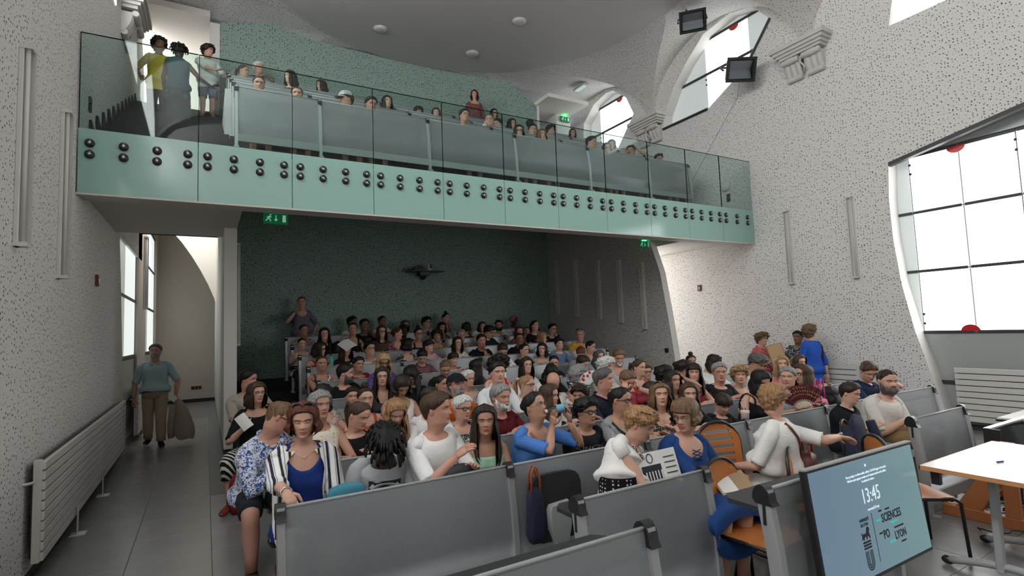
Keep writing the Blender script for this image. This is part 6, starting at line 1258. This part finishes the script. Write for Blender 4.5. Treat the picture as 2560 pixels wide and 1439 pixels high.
pouch('tote_bag','dark navy tote bag with brown leather handles hanging beside the folded seat','bag',(1.94,3.14,.36),(.07,.05,.36),'navy_cloth',0,.14)
pouch('shoulder_bag','dark brown leather shoulder bag at the hip of the white T-shirt','bag',(4.05,2.52,.52),(.13,.08,.24),'leather_brown',.4,.10); pouch('backpack','red backpack on the floor beside the aisle sandals','bag',(.33,6.35,0),(.13,.10,.42),'red_fabric',.2)
pouch('suede_clutch','teal zip clutch on the lap behind the front bench','bag',(.78,3.52,.72),(.14,.05,.14),'teal_suede',.15); pouch('belt_bag','grey cap-shaped bag on the lap of the profile in white','bag',(1.56,3.50,.74),(.12,.06,.12),'grey_fabric',.1)
pouch('canvas_bag','pale canvas bag on the dark steps of the left aisle','bag',(.86,8.05,.30),(.13,.10,.26),'beige_cloth',.3); pouch('handbag','small striped handbag with pink loop handles beside the burgundy fan','bag',(6.05,3.55,.74),(.13,.07,.14),'pink',.2,.22)
# coats
def drape(name,label,c,R,prof,m,wd=.22,n=22,buttons=0):
    t=thing(name,label,'jacket',c); g=G(); rows=[]
    for i,(z,w_,d,x0) in enumerate(prof):
        a=np.linspace(0,2*PI,n,endpoint=False); rp=1+.10*np.sin(a*4+i*.6)*min(1,i/3); rows.append(np.stack([x0+w_*np.sin(a)*rp,d*np.cos(a)*rp,np.full(n,z)+.01*np.sin(a*3)],-1)@A_([list(r) for r in R]).T)
    g.grid(np.stack(rows),True,None,True,False); g.obj('jacket_body',m,t); return t
Rj=Matrix.Rotation(math.radians(-8),3,'Z'); W=PE[135].wr['R']
t=drape('suit_jacket','beige suit jacket hanging from the hand of the walking person',(W[0]+.03,W[1]-.05,W[2]-.08),Rj,[(0,.03,.03,0),(-.06,.07,.05,.02),(-.18,.11,.07,.05),(-.35,.14,.08,.07),(-.50,.16,.08,.09),(-.62,.15,.08,.11),(-.70,.11,.07,.13)],'beige_cloth')
MB().tube([(-.06,-.02,-.10),(-.09,-.03,-.30),(-.10,-.02,-.52),(-.09,-.02,-.66)],[.045,.05,.05,.045],8).obj('sleeve','beige_cloth',t,True)
for z in (-.40,-.48): MB().ball((.18,-.06,z),(.012,.008,.012),8,5).obj('button','black_plastic',t,True)
sheet('white card in the hand carrying the jacket',(W[0]-.04,W[1]-.09,W[2]-.05),(-.1,-1,.1),(.7,0,.7),.09,.13)
t=drape('navy_jacket','navy jacket draped over a wooden chair back',(5.05,2.66,.90),Matrix.Rotation(math.radians(20),3,'Z'),[(0,.15,.03,0),(-.05,.20,.055,0),(-.20,.235,.085,0),(-.38,.25,.10,.0),(-.55,.255,.11,.0)],'navy_cloth')
for s_ in (-1,1): MB().tube([(s_*.20,-.02,-.06),(s_*.235,-.07,-.28),(s_*.24,-.08,-.52)],[.04,.05,.045],8).obj('sleeve','navy_cloth',t,True)
# worn details (children of their person)
def on(i,t_,a,e=.016): P=PE[i]; return P.torso(A_(a),A_(t_),e)
def strap(i,pts,m,r=.014,nm='bag_strap',e=.020): g=G(); g.tube(A_([on(i,t_,a,e) for t_,a in pts]),r,6,.35); g.obj(nm,m,PE[i].o)
strap(98,[(.95,-1.2),(.85,-.55),(.70,-.1),(.55,.35),(.35,.8)],'black_fabric'); strap(129,[(.95,2.4),(.85,2.75),(.70,3.1),(.52,3.5),(.35,3.9)],'leather_brown'); strap(26,[(.95,1.0),(.82,.55),(.66,.2),(.45,-.2)],'paper',.018); strap(97,[(.95,-.9),(.80,-.2),(.6,.3),(.4,.7)],'leather_tan',.010); strap(116,[(.96,-2.2),(.8,-2.5),(.6,-2.6),(.4,-2.5)],'black_fabric',.02)
make_cap(PE[86],'16171b',PE[86].o); make_cap(PE[145],'fine:dedede:8a8c90',PE[145].o)
def chest_text(i,s,t0,size,m,nm,arc=0,e=.026):
    P=PE[i]
    def fn(p):
        a=p[0]/.17; q=P.torso(A_(a),A_(t0+(p[2]+arc*p[0]*p[0])/.60),e); return Vector(q)
    text(s,0,0,size,m,P.o,nm,fn=fn,al='CENTER',bold=.0006)
mat('shirt_print',(.42,.43,.45),.7); chest_text(93,'MÜNCHEN',.64,.075,'shirt_print','shirt_lettering')
def patch(i,a0,a1,t0,t1,m,nm,e=.019):
    g=G(); P=PE[i]; aa=np.linspace(a0,a1,9); g.grid(np.stack([P.torso(aa,np.full(9,t_),e) for t_ in np.linspace(t0,t1,7)]),False); return g.obj(nm,m,P.o)
pq=patch(48,-.55,.55,.48,.76,'shirt_square' if 'shirt_square' in _M else mat('shirt_square',(.025,.026,.03),.8).name,'chest_print')
for sg in (1,-1):
    g=G(); P=PE[48]; pts=[P.torso(A_(u*.45),A_(.62+sg*(.085-.145*u*u)),.024) for u in np.linspace(-1,1,13)]; g.tube(A_(pts),A_([.020]*4+[.016,.012,.010,.012,.016]+[.020]*4),6,.3); g.obj('print_mark','shirt_print',P.o)
g=G(); P=PE[127]; pts=[P.torso(A_(a),A_(t_),.022) for a,t_ in [(-.9,.97),(-.5,.90),(-.2,.78),(0,.70),(.2,.78),(.5,.90),(.9,.97)]]
for k in range(len(pts)-1):
    for u in (0,.33,.66): g.ball(pts[k]*(1-u)+pts[k+1]*u,(.010,.010,.010),6,5)
g.obj('bead_necklace',cloth('fine:d8d0c8:2a2420'),P.o)
for i in (47,43,26,123): g=G(); P=PE[i]; g.tube(A_([P.torso(A_(a),A_(t_),.003) for a,t_ in [(-1.2,.99),(-.5,.93),(0,.86),(.5,.93),(1.2,.99)]]),.0018,4); g.obj('necklace','silver',P.o)
g=G(); P=PE[114]; g.tube(A_([P.hp(.087*math.cos(a),.005,.62+.42*math.sin(a)) for a in np.linspace(0,PI,12)]),.010,6,.5); g.obj('headband','pink',P.o)
def band(i,side,m,nm='bracelet',r=.031):
    P=PE[i]; Wl=A_(P.wr[side])-P.base; Wl=rz_(-P.o.rotation_euler.z)@Wl; g=G(); a=np.linspace(0,2*PI,15); g.tube(A_([Wl+A_([r*math.cos(t_),.25*r*math.sin(t_),r*math.sin(t_)]) for t_ in a]),.005,5); g.obj(nm,m,P.o)
band(47,'L','silver'); band(129,'L','silver'); band(96,'R','red_plastic')
g=G(); P=PE[129]

g=G(); P=PE[135]; aa=np.linspace(0,2*PI,30,endpoint=False); g.grid(np.stack([P.torso(aa,np.full(30,t_),.024) for t_ in (.055,.075,.095)]),True); g.obj('belt','black_plastic',P.o)
bottle('clear bottle held up by a person in the second balcony row',hpw(158,.05,-.16,.1)-Vector((0,0,.1)),(0,0,1),'bottle_clear',.2,.03,'red_plastic')

P=PE[128]; g=G()
for k in range(3):
    t_=.86-.05*k
    for s_ in (-1,1): g.tube(A_([P.torso(A_(s_*.16),A_(t_),.022),P.torso(A_(-s_*.14),A_(t_-.045),.022)]),.0035,5)
g.obj('lacing',cloth('1c3566'),P.o)
